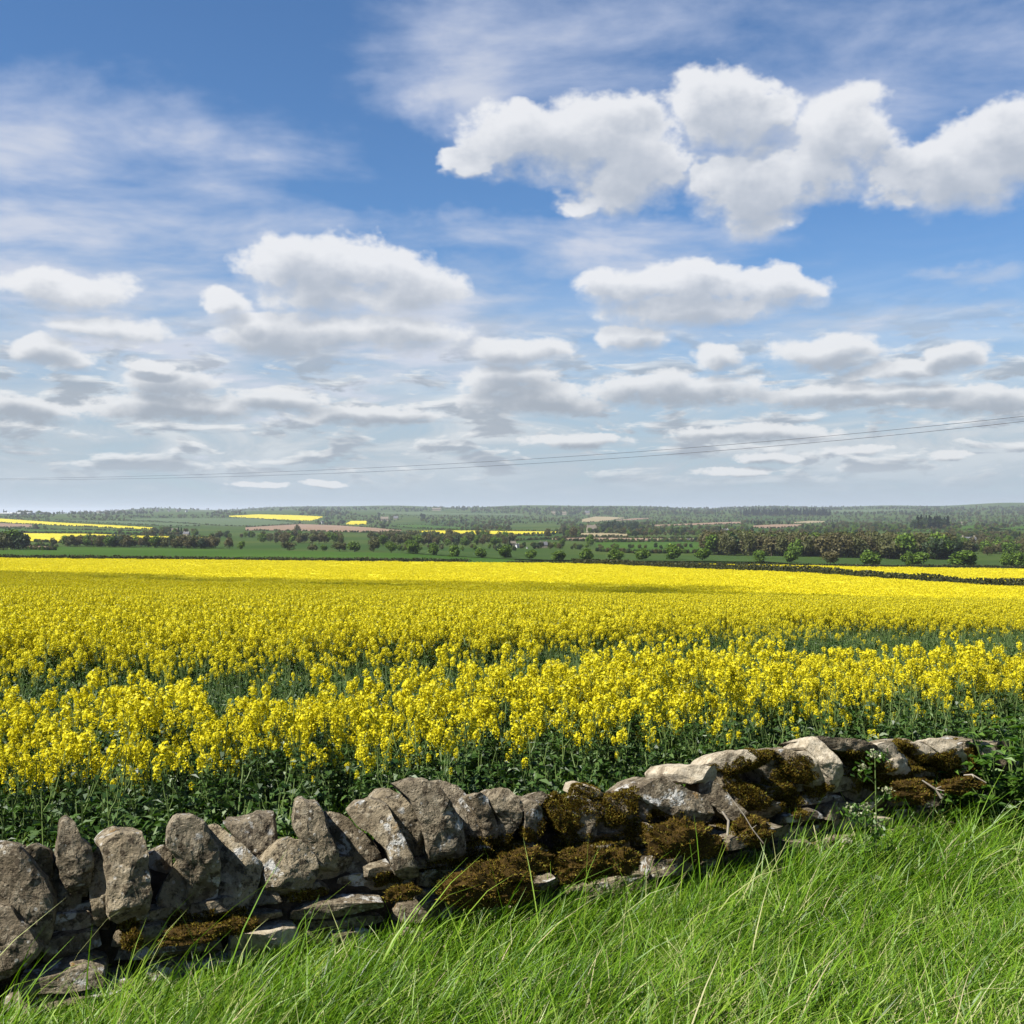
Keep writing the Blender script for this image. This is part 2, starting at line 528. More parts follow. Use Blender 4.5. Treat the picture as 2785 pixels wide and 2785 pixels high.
def to_wall(px, py, off=0.0):
    """photo pixel to (along, up) on the wall's front plane, `off` metres behind it"""
    d = np.array([(px - HALF) / FPX, 1.0, -(py - HALF) / FPX])
    o = np.array([0, 0, CAM_H])
    base = WA3 - WN3 * off
    k = np.dot(base - o, WN3) / np.dot(d, WN3)
    p = o + d * k
    return np.dot(p - WA3, WT3), p[2]

def rock(outline, depth, off, seed, npts=40, cuts=4, rough=1.0, tilt=None):
    """a stone from its outline on the wall plane: front face, sides, back; chipped by planes, then roughened"""
    r = random.Random(seed)
    P = np.asarray(outline, float)
    Q = []
    for a, b in zip(P, np.roll(P, -1, 0)):
        Q += [a * 0.955 + b * 0.045, a * 0.045 + b * 0.955]
    Q = np.asarray(Q)
    seg = np.linalg.norm(np.roll(Q, -1, 0) - Q, axis=1)
    cum = np.concatenate([[0], np.cumsum(seg)])
    tt = np.linspace(0, cum[-1], npts, endpoint=False)
    Qc = np.vstack([Q, Q[:1]])
    O = np.stack([np.interp(tt, cum, Qc[:, 0]), np.interp(tt, cum, Qc[:, 1])], 1)
    c = O.mean(0)
    size = math.sqrt(np.ptp(O[:, 0]) * np.ptp(O[:, 1]))
    ta = tilt[0] if tilt else r.uniform(0.0, 0.42)
    tb = tilt[1] if tilt else r.uniform(-0.60, 0.05)
    skew = r.uniform(-0.22, 0.22)
    drop = r.uniform(.10, .30) if not tilt else 0.0          # the copes lean back and down into the wall
    front = [0.002, .10, .20, .30, .40, .50, .60, .70, .79, .87, .93] if not tilt else [0.002, .3, .55, .75, .9]
    layers = [(0.0, f_) for f_ in front] + [(0.003, .97), (0.010, .992), (0.030, 1.0), (.12 * depth + .02, 1.005), (.25 * depth, 1.01), (.38 * depth, 1.0), (.5 * depth, 1.0),
              (.65 * depth, .99), (.8 * depth, .96), (.92 * depth, .88), (depth, .6), (depth * 1.02, .002)]
    V = []
    for w, s in layers:
        q = c + (O - c) * s
        ww = w + ((q[:, 1] - c[1]) * ta + (q[:, 0] - c[0]) * tb) * max(0.0, 1 - w / depth)
        V.append(np.stack([q[:, 0] + skew * w, ww, q[:, 1] - drop * w], 1))
    V = np.concatenate(V)
    ctr = V.mean(0)
    for _ in range(cuts):
        nv = Vector((r.uniform(-.7, .45), -1.0, r.uniform(-.5, .5))).normalized()
        if _ == 0:
            nv = Vector((r.uniform(-.3, .4), -1.0, -r.uniform(.7, 1.3))).normalized()      # undercut foot
        nv = np.array(nv)
        pr = (V - ctr) @ nv
        lim = pr.max() * (r.uniform(0.55, 0.82) if _ < 3 else r.uniform(0.72, 0.92))
        over = np.maximum(pr - lim, 0)
        V = V - over[:, None] * nv
    # roughness
    out = np.empty_like(V)
    sd = Vector((seed * 1.7, seed * 0.9, seed * 2.3))
    amp = min(size, 0.22) * rough
    for i, p in enumerate(V):
        v = Vector(p)
        dirv = Vector(p - ctr)
        dirv.normalize()
        a = mnoise.fractal(v * 9 + sd, 0.9, 2.1, 3) * 0.022
        b = (mnoise.voronoi(v * 17 + sd)[0][0] - 0.35) * 0.050
        e = mnoise.fractal(v * 30 + sd, 0.8, 2.2, 3) * 0.026
        out[i] = np.array(v + dirv * amp * (a - b + e))
    # wall space to world
    W = WA3 + out[:, :1] * WT3 - (out[:, 1:2] + off) * WN3 + out[:, 2:3] * np.array([0, 0, 1.0])
    nl = len(layers)
    F = [(i * npts + j, i * npts + (j + 1) % npts, (i + 1) * npts + (j + 1) % npts, (i + 1) * npts + j) for i in range(nl - 1) for j in range(npts)]
    mb = MB()
    mb.add(W, F)
    return mb, W

def c5(*p): return [(x * .46584, 2150 + y * .46584) for x, y in p]
def c6(*p): return [(800 + x * .46584, 2050 + y * .46584) for x, y in p]
def c7(*p): return [(1600 + x * .61335, 1950 + y * .61335) for x, y in p]
def c8(*p): return [(1750 + x * .31056, 1980 + y * .31056) for x, y in p]      # close look at the right middle
def c9(*p): return [(2250 + x * .27692, 1960 + y * .27692) for x, y in p]      # close look at the right end
def ca(*p): return [(1200 + x * .31056, 2080 + y * .31056) for x, y in p]      # close look at the middle

# (outline in photo pixels, set back from the wall's face, front-to-back length, pale)
COPING = [
    (c5((-330, 420), (-200, 330), (-90, 360), (-60, 700), (-120, 980), (-330, 960)), .02, .30, 0),
    (c5((-90, 690), (60, 700), (110, 760), (180, 820), (235, 920), (200, 990), (40, 1110), (-90, 1080)), -.05, .22, 0),
    (c5((-90, 320), (30, 300), (110, 330), (200, 430), (265, 500), (325, 640), (300, 800), (260, 950), (100, 900), (-90, 760)), .00, .32, 0),
    (c5((120, 345), (200, 305), (280, 345), (310, 420), (300, 520), (200, 520)), .10, .25, 0),
    (c5((270, 440), (330, 400), (400, 480), (470, 545), (480, 600), (430, 780), (350, 900), (290, 950), (310, 720)), .02, .30, 0),
    (c5((322, 420), (348, 290), (358, 195), (400, 168), (440, 190), (472, 275), (540, 330), (562, 420), (520, 640), (430, 640), (350, 520)), .05, .30, 0),
    (c5((488, 430), (560, 350), (617, 370), (614, 500), (607, 845), (555, 850), (510, 640), (496, 520)), .01, .28, 0),
    (c5((590, 340), (640, 290), (700, 255), (850, 260), (877, 350), (887, 480), (903, 640), (880, 795), (700, 800), (640, 765), (630, 560), (618, 420)), -.02, .33, 0),
    (c5((870, 380), (960, 335), (1010, 360), (1010, 520), (960, 700), (890, 700), (880, 500)), .06, .25, 0),
    (c5((905, 770), (920, 640), (960, 540), (1050, 400), (1102, 440), (1108, 560), (1085, 770), (990, 785)), .00, .26, 0),
    (c5((968, 330), (990, 205), (1030, 160), (1130, 150), (1200, 190), (1242, 270), (1282, 340), (1292, 520), (1272, 700), (1200, 735), (1112, 740), (1090, 560), (1040, 440)), .02, .33, 0),
    (c5((1242, 255), (1290, 225), (1340, 262), (1480, 360), (1548, 400), (1532, 520), (1480, 640), (1460, 715), (1320, 725), (1275, 690), (1290, 500), (1270, 340)), .01, .30, 0),
    (c5((1305, 212), (1400, 200), (1500, 168), (1612, 165), (1628, 300), (1620, 560), (1545, 620), (1480, 480), (1400, 330)), .08, .28, 0),
    (c5((1545, 420), (1640, 320), (1700, 275), (1780, 300), (1850, 370), (1868, 480), (1835, 610), (1760, 645), (1660, 630), (1560, 620)), .00, .26, 0),
    (c6((0, 440), (15, 310), (60, 280), (105, 300), (150, 300), (188, 360), (205, 440), (262, 560), (272, 700), (200, 765), (110, 720), (60, 560)), .03, .32, 0),
    (c6((195, 385), (230, 365), (300, 370), (390, 440), (480, 500), (545, 620), (560, 745), (420, 785), (280, 760), (250, 580), (215, 450)), .04, .30, 0),
    (c6((320, 370), (390, 312), (480, 290), (560, 310), (602, 400), (652, 500), (705, 640), (720, 710), (640, 740), (585, 725), (540, 580), (460, 490), (370, 440)), .00, .30, 0),
    (c6((508, 290), (550, 232), (600, 225), (690, 270), (742, 350), (777, 460), (792, 600), (782, 690), (720, 705), (655, 530), (600, 410)), .02, .30, 0),
    (c6((620, 215), (700, 175), (800, 168), (862, 195), (925, 280), (992, 400), (1012, 560), (1022, 650), (900, 685), (800, 655), (780, 520), (742, 380), (690, 265)), .01, .33, 0),
    (c6((858, 182), (900, 165), (980, 190), (1042, 260), (1085, 350), (1132, 480), (1162, 560), (1060, 630), (1005, 580), (985, 420), (915, 290)), .05, .30, 0),
    (ca((262, 290), (370, 250), (438, 270), (445, 350), (520, 470), (585, 640), (560, 690), (430, 640), (340, 460), (300, 360)), .01, .28, 0),
    (ca((450, 320), (500, 290), (570, 188), (640, 205), (745, 340), (700, 420), (690, 540), (640, 690), (570, 660), (560, 500), (480, 380)), .03, .28, 0),
    (ca((740, 350), (790, 312), (850, 320), (900, 400), (915, 540), (880, 660), (800, 680), (745, 560)), -.01, .26, 0),
    (ca((790, 280), (880, 235), (960, 270), (975, 340), (900, 380), (820, 330)), .10, .24, 0),
    (ca((975, 270), (1040, 250), (1075, 290), (1060, 340), (960, 340)), .14, .2, 1),
    (ca((945, 350), (1010, 310), (1080, 410), (1145, 520), (1215, 690), (1150, 700), (1060, 560), (985, 430)), .00, .27, 0),
    (ca((1080, 330), (1180, 280), (1320, 300), (1390, 450), (1390, 600), (1330, 690), (1240, 640), (1130, 480)), .03, .28, 0),
    (ca((1185, 280), (1215, 200), (1290, 180), (1395, 215), (1430, 285), (1300, 300)), .10, .20, 1),
    (ca((1330, 320), (1480, 290), (1560, 340), (1680, 480), (1700, 620), (1620, 740), (1500, 780), (1420, 660), (1390, 500)), .02, .30, 0),
    (ca((1510, 300), (1570, 280), (1640, 310), (1680, 420), (1700, 520), (1620, 500), (1560, 400)), .03, .25, 0),
    (ca((1610, 280), (1690, 255), (1800, 290), (1900, 370), (1890, 470), (1830, 560), (1760, 480), (1680, 400)), .05, .28, 0),
    (ca((1830, 520), (1880, 560), (1930, 620), (1920, 720), (1860, 680)), -.02, .2, 1),
    (c8((10, 570), (130, 470), (220, 432), (310, 475), (430, 520), (560, 590), (610, 680), (635, 800), (610, 930), (530, 940), (400, 880), (250, 760), (60, 640)), .00, .32, 0),
    (c8((-60, 640), (60, 640), (160, 700), (300, 760), (340, 900), (260, 980), (120, 900), (-40, 800)), .04, .28, 0),
    (c8((330, 420), (390, 348), (520, 322), (660, 340), (690, 420), (670, 500), (540, 480), (430, 500), (350, 480)), .06, .26, 1),
    (c8((655, 325), (720, 240), (800, 200), (980, 185), (1060, 250), (1090, 310), (960, 350), (780, 390), (700, 365)), .08, .30, 1),
    (c8((690, 400), (800, 390), (900, 480), (1080, 600), (1260, 690), (1150, 790), (1000, 780), (850, 660), (740, 560)), .02, .30, 0),
    (c8((560, 520), (690, 480), (760, 590), (860, 700), (960, 820), (860, 850), (700, 760), (600, 640)), .01, .24, 0),
    (c8((1020, 230), (1130, 205), (1230, 220), (1300, 330), (1340, 470), (1280, 640), (1180, 560), (1080, 380)), .05, .30, 0),
    (c8((1220, 215), (1300, 190), (1390, 220), (1460, 330), (1580, 480), (1560, 540), (1420, 470), (1320, 330)), .06, .28, 0),
    (c8((1395, 220), (1490, 200), (1560, 300), (1620, 420), (1640, 520), (1560, 480), (1470, 350)), .04, .26, 1),
    (c8((1500, 200), (1545, 110), (1600, 95), (1640, 150), (1710, 250), (1750, 400), (1750, 550), (1680, 540), (1620, 400), (1560, 280)), .00, .30, 1),
    (c9((-110, 200), (-20, 165), (120, 165), (300, 180), (450, 210), (590, 290), (690, 370), (640, 410), (500, 385), (330, 330), (200, 300), (60, 280)), .03, .32, 0),
    (c9((120, 380), (230, 400), (330, 450), (420, 640), (380, 720), (300, 690), (200, 560)), .02, .26, 0),
    (c9((540, 240), (620, 195), (700, 240), (800, 340), (880, 440), (920, 570), (880, 610), (780, 570), (670, 480), (650, 410), (680, 360)), .00, .30, 1),
    (c9((690, 230), (840, 175), (900, 210), (960, 300), (960, 420), (860, 440), (770, 330)), .05, .28, 0),
    (c9((890, 210), (960, 215), (1050, 260), (1130, 300), (1120, 380), (1040, 400), (990, 340)), .05, .26, 1),
    (c9((1040, 230), (1100, 190), (1190, 180), (1270, 220), (1340, 280), (1440, 400), (1430, 490), (1330, 510), (1220, 420), (1140, 320)), .01, .30, 1),
    (c9((1330, 240), (1430, 205), (1490, 185), (1560, 250), (1580, 350), (1640, 480), (1560, 540), (1450, 420), (1400, 320)), .03, .28, 0),
    (c9((1540, 220), (1620, 200), (1700, 280), (1720, 420), (1660, 460), (1590, 360)), .02, .28, 1),
    (c9((1680, 260), (1760, 200), (1860, 240), (1880, 400), (1800, 500), (1700, 440)), .02, .28, 0),
]
wall = link("dry_stone_wall", None)
wall.location = (0, 0, 0)
tag(wall, "low dry stone wall with upright mossy limestone coping between verge and crop", "stone wall", kind="thing")
stone_pts = []
SETBACK = {4: .08, 6: .03, 8: .13, 9: .09, 11: .05, 12: .10, 13: .06, 14: .05, 15: .11, 17: .05, 19: .09, 20: .06, 21: .03, 22: .04, 25: .05, 26: .03, 28: .04, 33: .05, 36: .05, 38: .06, 43: .06, 45: .05}
for i, (px, off, dep, pale) in enumerate(COPING):
    off += SETBACK.get(i, -.02)
    ol = [to_wall(x, y, off) for x, y in px]
    mb, W = rock(ol, dep, off, 11 + i, 56, 6, 1.0)
    me = mb.mesh("coping_stone", [M_PALE if pale else M_STONE], False)
    o = link("coping_stone", me, wall)
    stone_pts.append((W, 56))

# lower courses of flat stones, laid uneven under the coping
rs = random.Random(5)
for row, (z0, z1) in enumerate(((0.335, 0.39), (0.275, 0.335), (0.225, 0.275), (0.165, 0.23), (0.10, 0.17), (0.03, 0.105), (-0.05, 0.04))):
    t = (1.9 if row == 0 else -1.1) + rs.uniform(0, .2)
    while t < 4.75:
        L = rs.uniform(.14, .42)
        up = 0.05 * sstep(1.6, 3.2, t)
        a, b = t + rs.uniform(0, .015), t + L
        h0, h1 = z0 + rs.uniform(-.012, .006) + up, z1 + rs.uniform(-.022, .012) + up
        jit = lambda s: rs.uniform(-s, s)
        ol = [(a, h0 + jit(.01)), (a + .01 + jit(.01), h1 - .012), (a + L * .3, h1 + jit(.012)), (a + L * .7, h1 + jit(.014)),
              (b - .012, h1 - .012 + jit(.01)), (b, h0 + .01 + jit(.01)), (a + L * .5, h0 + jit(.008))]
        off = (rs.uniform(.06, .11) if row < 2 else rs.uniform(.02, .08) - 0.012 * (row - 2)) if rs.random() < (1.0 if row < 2 else .94 - .10 * (row - 2)) else rs.uniform(-.11, -.02)
        mb, W = rock(ol, rs.uniform(.2, .3), off, 400 + int(t * 97) + row * 31, 26, 3, 0.75, (rs.uniform(-.2, .2), rs.uniform(-.15, .15)))
        stone_pts.append((W, 26))
        link("course_stone", mb.mesh("course_stone", [M_PALE if rs.random() < .07 else M_STONE], False), wall)
        t += L + rs.uniform(.0, .012)

# rubble heart of the wall, its colour darkened as shadow between the stones
mbh = MB()
tt = np.linspace(-1.2, 4.9, 62)
prof = [(.10, -.15), (.12, .24), (.17, .33), (.24, .36), (.32, .26), (.36, .05), (.40, -.5)]
V = []
for t in tt:
    for (w, z) in prof:
        jz = mnoise.noise(Vector((t * 6, w * 9, z * 9))) * .03
        V.append(WA3 + WT3 * t - WN3 * (w + jz) + np.array([0, 0, z + jz + 0.05 * sstep(1.6, 3.2, t)]))
k = len(prof)
mbh.add(V, [(i * k + j, (i + 1) * k + j, (i + 1) * k + j + 1, i * k + j + 1) for i in range(len(tt) - 1) for j in range(k - 1)])
link("rubble_core", mbh.mesh("rubble_core", [simple("shadow_dark_rubble", (.03, .022, .015), (.08, .06, .04), 30, bumpd=.02)], False), wall)

# moss cushions: (photo outline as centre, half sizes), how far proud of the wall face
MOSS = [
    (ca((350, 1070)), 95, 38, .12), (ca((620, 960)), 80, 40, .11), (ca((770, 850)), 62, 22, .09), (ca((560, 1140)), 90, 22, .12),
    (ca((1280, 880)), 75, 34, .11), (ca((1560, 870)), 62, 30, .10), (ca((1140, 800)), 30, 14, .08), (ca((1180, 960)), 40, 20, .11),
    (ca((1230, 340)), 60, 22, .01), (ca((1230, 520)), 42, 42, .03), (ca((1500, 420)), 58, 44, .03), (ca((1620, 540)), 26, 24, .04), (ca((1000, 560)), 30, 40, .0),
    (ca((840, 700)), 26, 22, .03), (ca((1560, 255)), 16, 10, -.03), (ca((1710, 360)), 26, 30, .0), (ca((1740, 560)), 24, 50, .0),
    (c8((330, 980)), 78, 42, .07), (c8((520, 1060)), 56, 26, .06), (c8((180, 820)), 24, 16, .03), (c8((960, 430)), 50, 26, .02), (c8((1090, 480)), 40, 34, .03),
    (c8((1020, 590)), 36, 26, .03), (c8((1150, 680)), 38, 28, .05), (c8((1140, 240)), 40, 14, .0), (c8((1200, 310)), 38, 16, .02), (c8((1440, 400)), 36, 40, .01),
    (c8((1530, 490)), 22, 18, .03), (c8((1690, 610)), 22, 28, .03), (c8((1480, 740)), 40, 26, .04), (c8((960, 880)), 46, 24, .06), (c8((1020, 960)), 40, 22, .07),
    (c8((1380, 620)), 34, 44, .01),
    (c9((320, 380)), 30, 18, .0), (c9((500, 460)), 48, 34, .02), (c9((540, 600)), 44, 34, .03), (c9((830, 260)), 30, 18, -.01), (c9((930, 400)), 28, 38, .02),
    (c9((1080, 470)), 34, 26, .03), (c9((1000, 540)), 30, 16, .04), (c9((1190, 360)), 24, 14, .0), (c9((1480, 380)), 18, 26, .01), (c9((1570, 490)), 24, 26, .03),
    (c9((1250, 470)), 34, 30, .01), (c9((860, 690)), 60, 20, .06), (c9((1340, 640)), 60, 14, .06), (c9((740, 690)), 26, 22, .05), (c9((950, 740)), 34, 20, .07),
    (c5((770, 890)), 26, 22, .10), (c5((1150, 850)), 90, 14, .08), (c6((640, 820)), 46, 15, .10), (c5((1400, 800)), 50, 14, .06), (c5((1820, 690)), 50, 12, .05),
]
M_MOSS = leaf_material("dry_moss", None, None, 0.25, 0.8, 0.1, stops=[(0.0, (.035, .020, .003)), (.35, (.11, .068, .008)), (.70, (.22, .155, .018)), (.9, (.34, .27, .04)), (1.0, (.30, .32, .05))], tcol=(1.1, 1.0, .5))
M_MOSSB = simple("moss_bed", (.05, .028, .005), (.11, .066, .010), 70, bumpd=.01)
SQ = []
for W, npts in stone_pts:
    G = W.reshape(-1, npts, 3)
    p0, p1, p2, p3 = G[:-1], np.roll(G, -1, 1)[:-1], np.roll(G, -1, 1)[1:], G[1:]
    SQ.append(np.stack([p0, p1, p2, p3], 2).reshape(-1, 4, 3))
SQ = np.concatenate(SQ)
SC = SQ.mean(1)
SN = np.cross(SQ[:, 2] - SQ[:, 0], SQ[:, 3] - SQ[:, 1])
SA = np.linalg.norm(SN, axis=1) * .5
SN = unit(SN)
SNf = SN * np.sign((SN * np.array([0.0, -1.0, .35])).sum(1))[:, None]     # outward: towards the viewer's side and up
sct, scz = (SC - WA3) @ WT3, SC[:, 2]
scw = -((SC - WA3) @ WN3)
for i, (c, hx, hy, proud) in enumerate(MOSS):
    (cx, cy) = c[0]
    t0, z0 = to_wall(cx, cy, -proud)
    t1, z1 = to_wall(cx + hx, cy + hy, -proud)
    rx, rz = abs(t1 - t0) * 1.05, abs(z1 - z0) * 1.05
    mb = MB()
    # shoots growing on whatever stone lies there
    q = np.hypot((sct - t0) / rx, (scz - z0) / rz) + .7 * (vnoise(sct + i, scz, .035, 2) - .5) + .4 * (vnoise(sct, scz, .012, 5) - .5)
    ok = (q < 1.0) & (scw < .17) & (scw > -.16) & (SA > 1e-8)
    pts, nrm = np.zeros((0, 3)), np.zeros((0, 3))
    if ok.sum() > 4:
        w = SA[ok] / SA[ok].sum()
        cnt = int(np.clip(SA[ok].sum() * 170000, 300, 9000))
        pk = np.where(ok)[0][rng.choice(ok.sum(), cnt, p=w)]
        u1, u2 = rng.random((cnt, 1)), rng.random((cnt, 1))
        Q = SQ[pk]
        pts = (Q[:, 0] * (1 - u1) + Q[:, 1] * u1) * (1 - u2) + (Q[:, 3] * (1 - u1) + Q[:, 2] * u1) * u2
        nrm = SNf[pk]
        pad = .010 * sstep(1.0, .3, q[pk]) * (.4 + vnoise(sct[pk], scz[pk], .03, 7))      # the mat is thicker in its middle
        pts = pts + nrm * (pad * rng.random(cnt))[:, None]
    if proud > .05:
        ry = min(rx, rz) * .55 + .008
        sd = Vector((i * 3.1, i * 1.3, 0))
        def shell(qd):
            kk = np.array([1 + mnoise.fractal(Vector(q_) * 1.9 + sd, 0.8, 2.1, 4) * .5 for q_ in qd])
            bl = np.stack([t0 + rx * .88 * qd[:, 0] * kk, -ry * qd[:, 1] * kk, z0 + rz * .88 * qd[:, 2] * kk], 1)
            return WA3 + bl[:, :1] * WT3 + (bl[:, 1:2] + proud - ry * .7) * WN3 + bl[:, 2:3] * np.array([0, 0, 1.0])
        nu, nv_ = 22, 12
        th, ph = np.meshgrid(np.linspace(0, math.pi, nv_ + 1), np.arange(nu) / nu * 2 * math.pi, indexing='ij')
        W = shell(np.stack([np.sin(th) * np.cos(ph), np.sin(th) * np.sin(ph), np.cos(th)], -1).reshape(-1, 3))
        mb.add(W, [(a_ * nu + b_, a_ * nu + (b_ + 1) % nu, (a_ + 1) * nu + (b_ + 1) % nu, (a_ + 1) * nu + b_) for a_ in range(nv_) for b_ in range(nu)], 0)
        ctr = W.mean(0)
        cnt = int(np.clip(420000 * rx * rz, 1200, 9000))
        qs = shell(rand_dirs(cnt))
        pts = np.concatenate([pts, qs]); nrm = np.concatenate([nrm, unit(qs - ctr)])
    if not len(pts):
        continue
    nd = unit(nrm + rng.normal(size=pts.shape) * .55 + np.array([0, 0, .35]))
    ln = rng.uniform(.004, .010, (len(pts), 1))
    side = unit(np.cross(nd, rng.normal(size=pts.shape))) * rng.uniform(.0016, .0034, (len(pts), 1))
    tri = np.stack([pts - side - nd * .003, pts + side - nd * .003, pts + nd * ln], 1).reshape(-1, 3)
    mb.add(tri, np.arange(len(tri)).reshape(-1, 3), 1)
    o = link("moss", mb.mesh("moss", [M_MOSSB, M_MOSS], False), wall)
    o["kind"] = "stuff"

# ------------------------------------------------------------------ verge grass
def blades(mb, base, height, lean, width, tint, droop=None, seg=5):
    """curved tapering blades; base (n,3), height (n), lean (n,2) horizontal reach, width (n); returns per-vertex tint"""
    k = len(base)
    tt = np.linspace(0, 1, seg)
    droop = np.zeros(k) if droop is None else droop
    cx = base[:, None, 0] + lean[:, None, 0] * tt[None] ** 1.7
    cy = base[:, None, 1] + lean[:, None, 1] * tt[None] ** 1.7
    cz = base[:, None, 2] + height[:, None] * (tt[None] - droop[:, None] * tt[None] ** 3)
    ax = rng.normal(size=(k, 2)); ax /= np.linalg.norm(ax, axis=1, keepdims=True)
    wd = width[:, None] * np.array([.75, 1.0, .9, .6, .06])[None] if seg == 5 else width[:, None] * np.linspace(1, .08, seg)[None]
    L = np.stack([cx - ax[:, None, 0] * wd, cy - ax[:, None, 1] * wd, cz], -1)
    Rr = np.stack([cx + ax[:, None, 0] * wd, cy + ax[:, None, 1] * wd, cz], -1)
    V = np.stack([L, Rr], 2).reshape(k, seg * 2, 3)
    f = np.array([(2 * i, 2 * i + 1, 2 * i + 3, 2 * i + 2) for i in range(seg - 1)])
    F = (np.arange(k)[:, None, None] * (seg * 2) + f[None]).reshape(-1, 4)
    mb.add(V.reshape(-1, 3), F)
    return np.repeat(tint, seg * 2)

GRASS_STOPS = [(0.0, (.035, .100, .004)), (.30, (.115, .255, .008)), (.62, (.225, .41, .016)), (.80, (.35, .50, .06)), (.90, (.52, .56, .22)), (1.0, (.78, .66, .40))]
M_GRASS = leaf_material("meadow_grass", None, None, 0.36, 0.42, 0.30, attr="tint", stops=GRASS_STOPS, tcol=(1.15, 1.25, .4))

def verge_grass():
    mb = MB(); tints = []
    n = 105000
    Y = np.sqrt(rng.uniform(1.6 ** 2, 5.9 ** 2, n * 2)); U = rng.uniform(-.62, .66, n * 2)
    X = U * Y
    s = wall_s(X, Y)
    keep = (s < 0.10)
    X, Y, s = X[keep][:n], Y[keep][:n], s[keep][:n]
    k = len(X)
    # tufts: points gather round clump centres
    cl = rng.normal(size=(k, 2)) * .02
    cell = np.stack([np.round(X / .11), np.round(Y / .11)], 1)
    h01 = np.abs(np.sin(cell[:, 0] * 12.9898 + cell[:, 1] * 78.233) * 43758.5453) % 1
    h02 = np.abs(np.sin(cell[:, 0] * 39.346 + cell[:, 1] * 11.135) * 24634.6345) % 1
    X = X + cl[:, 0]; Y = Y + cl[:, 1]
    base = np.stack([X, Y, terrain(X, Y) - .01], 1)
    tall = rng.random(k)
    wallside = sstep(-.8, -.05, s) 
    left = sstep(.4, -1.6, X)
    H = (.07 + .11 * h01 + .13 * rng.random(k)) * (1 + .55 * sstep(.4, 2.2, X) * wallside - .60 * left * sstep(-.5, 0, s))
    H = np.where(tall > .965, H * 1.45, H)
    ang = R(28) + rng.normal(size=k) * .95 + (h02 - .5) * 1.1      # wind combs it to the right
    reach = H * rng.uniform(.25, 1.15, k)
    lean = np.stack([np.cos(ang), np.sin(ang)], 1) * reach[:, None]
    droop = rng.uniform(0, .42, k)
    wid = rng.uniform(.0012, .0034, k) * np.where(rng.random(k) > .93, 1.7, 1.0)
    dry = sstep(-.2, -2.2, s) * .10
    tint = np.clip(.02 + .72 * rng.random(k) + .30 * (h02 - .4), 0, .88)
    straw = rng.random(k) < (.06 + dry * 1.5)
    tint = np.where(straw, rng.uniform(.86, 1.0, k), tint)
    wid = np.where(straw, wid * .8, wid)
    tints.append(blades(mb, base, H, lean, wid, tint, droop))
    # long arching stems by the foot of the wall
    m = 170
    t = rng.uniform(-.4, 4.3, m)
    p = WA3[:2][None] + WT[None] * t[:, None] + WN[None] * rng.uniform(.14, .45, m)[:, None]
    b = np.stack([p[:, 0], p[:, 1], terrain(p[:, 0], p[:, 1])], 1)
    H = rng.uniform(.30, .50, m)
    ang = R(20) + rng.normal(size=m) * .8
    lean = np.stack([np.cos(ang), np.sin(ang)], 1) * (H * rng.uniform(.2, .9, m))[:, None]
    tints.append(blades(mb, b, H, lean, rng.uniform(.0014, .0034, m), rng.choice([.45, .6, .75, .9], m), rng.uniform(0, .45, m)))
    m = 1500
    Yb = np.sqrt(rng.uniform(1.8 ** 2, 5.6 ** 2, m)); Xb = rng.uniform(-.5, .6, m) * Yb
    kb = wall_s(Xb, Yb) < -.03
    Xb, Yb = Xb[kb], Yb[kb]; m = len(Xb)
    b = np.stack([Xb, Yb, terrain(Xb, Yb)], 1)
    H = rng.uniform(.14, .30, m) * (1 - .4 * sstep(-.3, -1.5, Xb))
    ang = R(25) + rng.normal(size=m) * 1.1
    lean = np.stack([np.cos(ang), np.sin(ang)], 1) * (H * rng.uniform(.3, 1.2, m))[:, None]
    tints.append(blades(mb, b, H, lean, rng.uniform(.0030, .0052, m), rng.uniform(.55, .88, m), rng.uniform(.1, .55, m)))
    o = link("grass", mb.mesh("grass", [M_GRASS], True, np.concatenate(tints)))
    tag(o, "long bright green verge grass with straw stalks in front of the stone wall", "grass", kind="stuff")
    # rough grass in the strip between wall and crop
    mb = MB()
    m = 24000
    t = rng.uniform(-1.5, 7.5, m); w = rng.uniform(.35, 3.2, m)
    p = WA[None] + WT[None] * t[:, None] - WN[None] * w[:, None]
    keep = np.abs(p[:, 0] / p[:, 1]) < .6
    p = p[keep]; m = len(p)
    b = np.stack([p[:, 0], p[:, 1], terrain(p[:, 0], p[:, 1])], 1)
    H = rng.uniform(.12, .34, m)
    ang = rng.uniform(0, 6.28, m)
    lean = np.stack([np.cos(ang), np.sin(ang)], 1) * (H * rng.uniform(.1, .6, m))[:, None]
    tn = blades(mb, b, H, lean, rng.uniform(.0016, .0035, m), np.clip(rng.normal(.42, .2, m), 0, .9), rng.uniform(0, .3, m))
    o = link("rough_grass", mb.mesh("rough_grass", [M_GRASS], True, tn))
    tag(o, "rough dark green grass strip between the stone wall and the rapeseed", "grass", kind="stuff")

verge_grass()

# ------------------------------------------------------------------ rapeseed
M_PETAL = leaf_material("rape_petals", None, None, 0.42, 0.6, 0.12, stops=[(0, (.98, .83, .012)), (.5, (1.08, .97, .030)), (1, (1.15, 1.08, .09))], tcol=(1.0, 1.0, .5))
M_BUD = leaf_material("rape_buds", (.30, .33, .03), (.45, .42, .03), .2)
M_RLEAF = leaf_material("rape_leaves", None, None, 0.22, 0.48, 0.35, stops=[(0, (.020, .058, .006)), (.6, (.060, .135, .018)), (1, (.14, .23, .055))], tcol=(1.1, 1.3, .5))
M_RSTEM = leaf_material("rape_stems", (.12, .20, .04), (.22, .30, .09), .1, .5, .35)
RMATS = [M_PETAL, M_BUD, M_RLEAF, M_RSTEM]

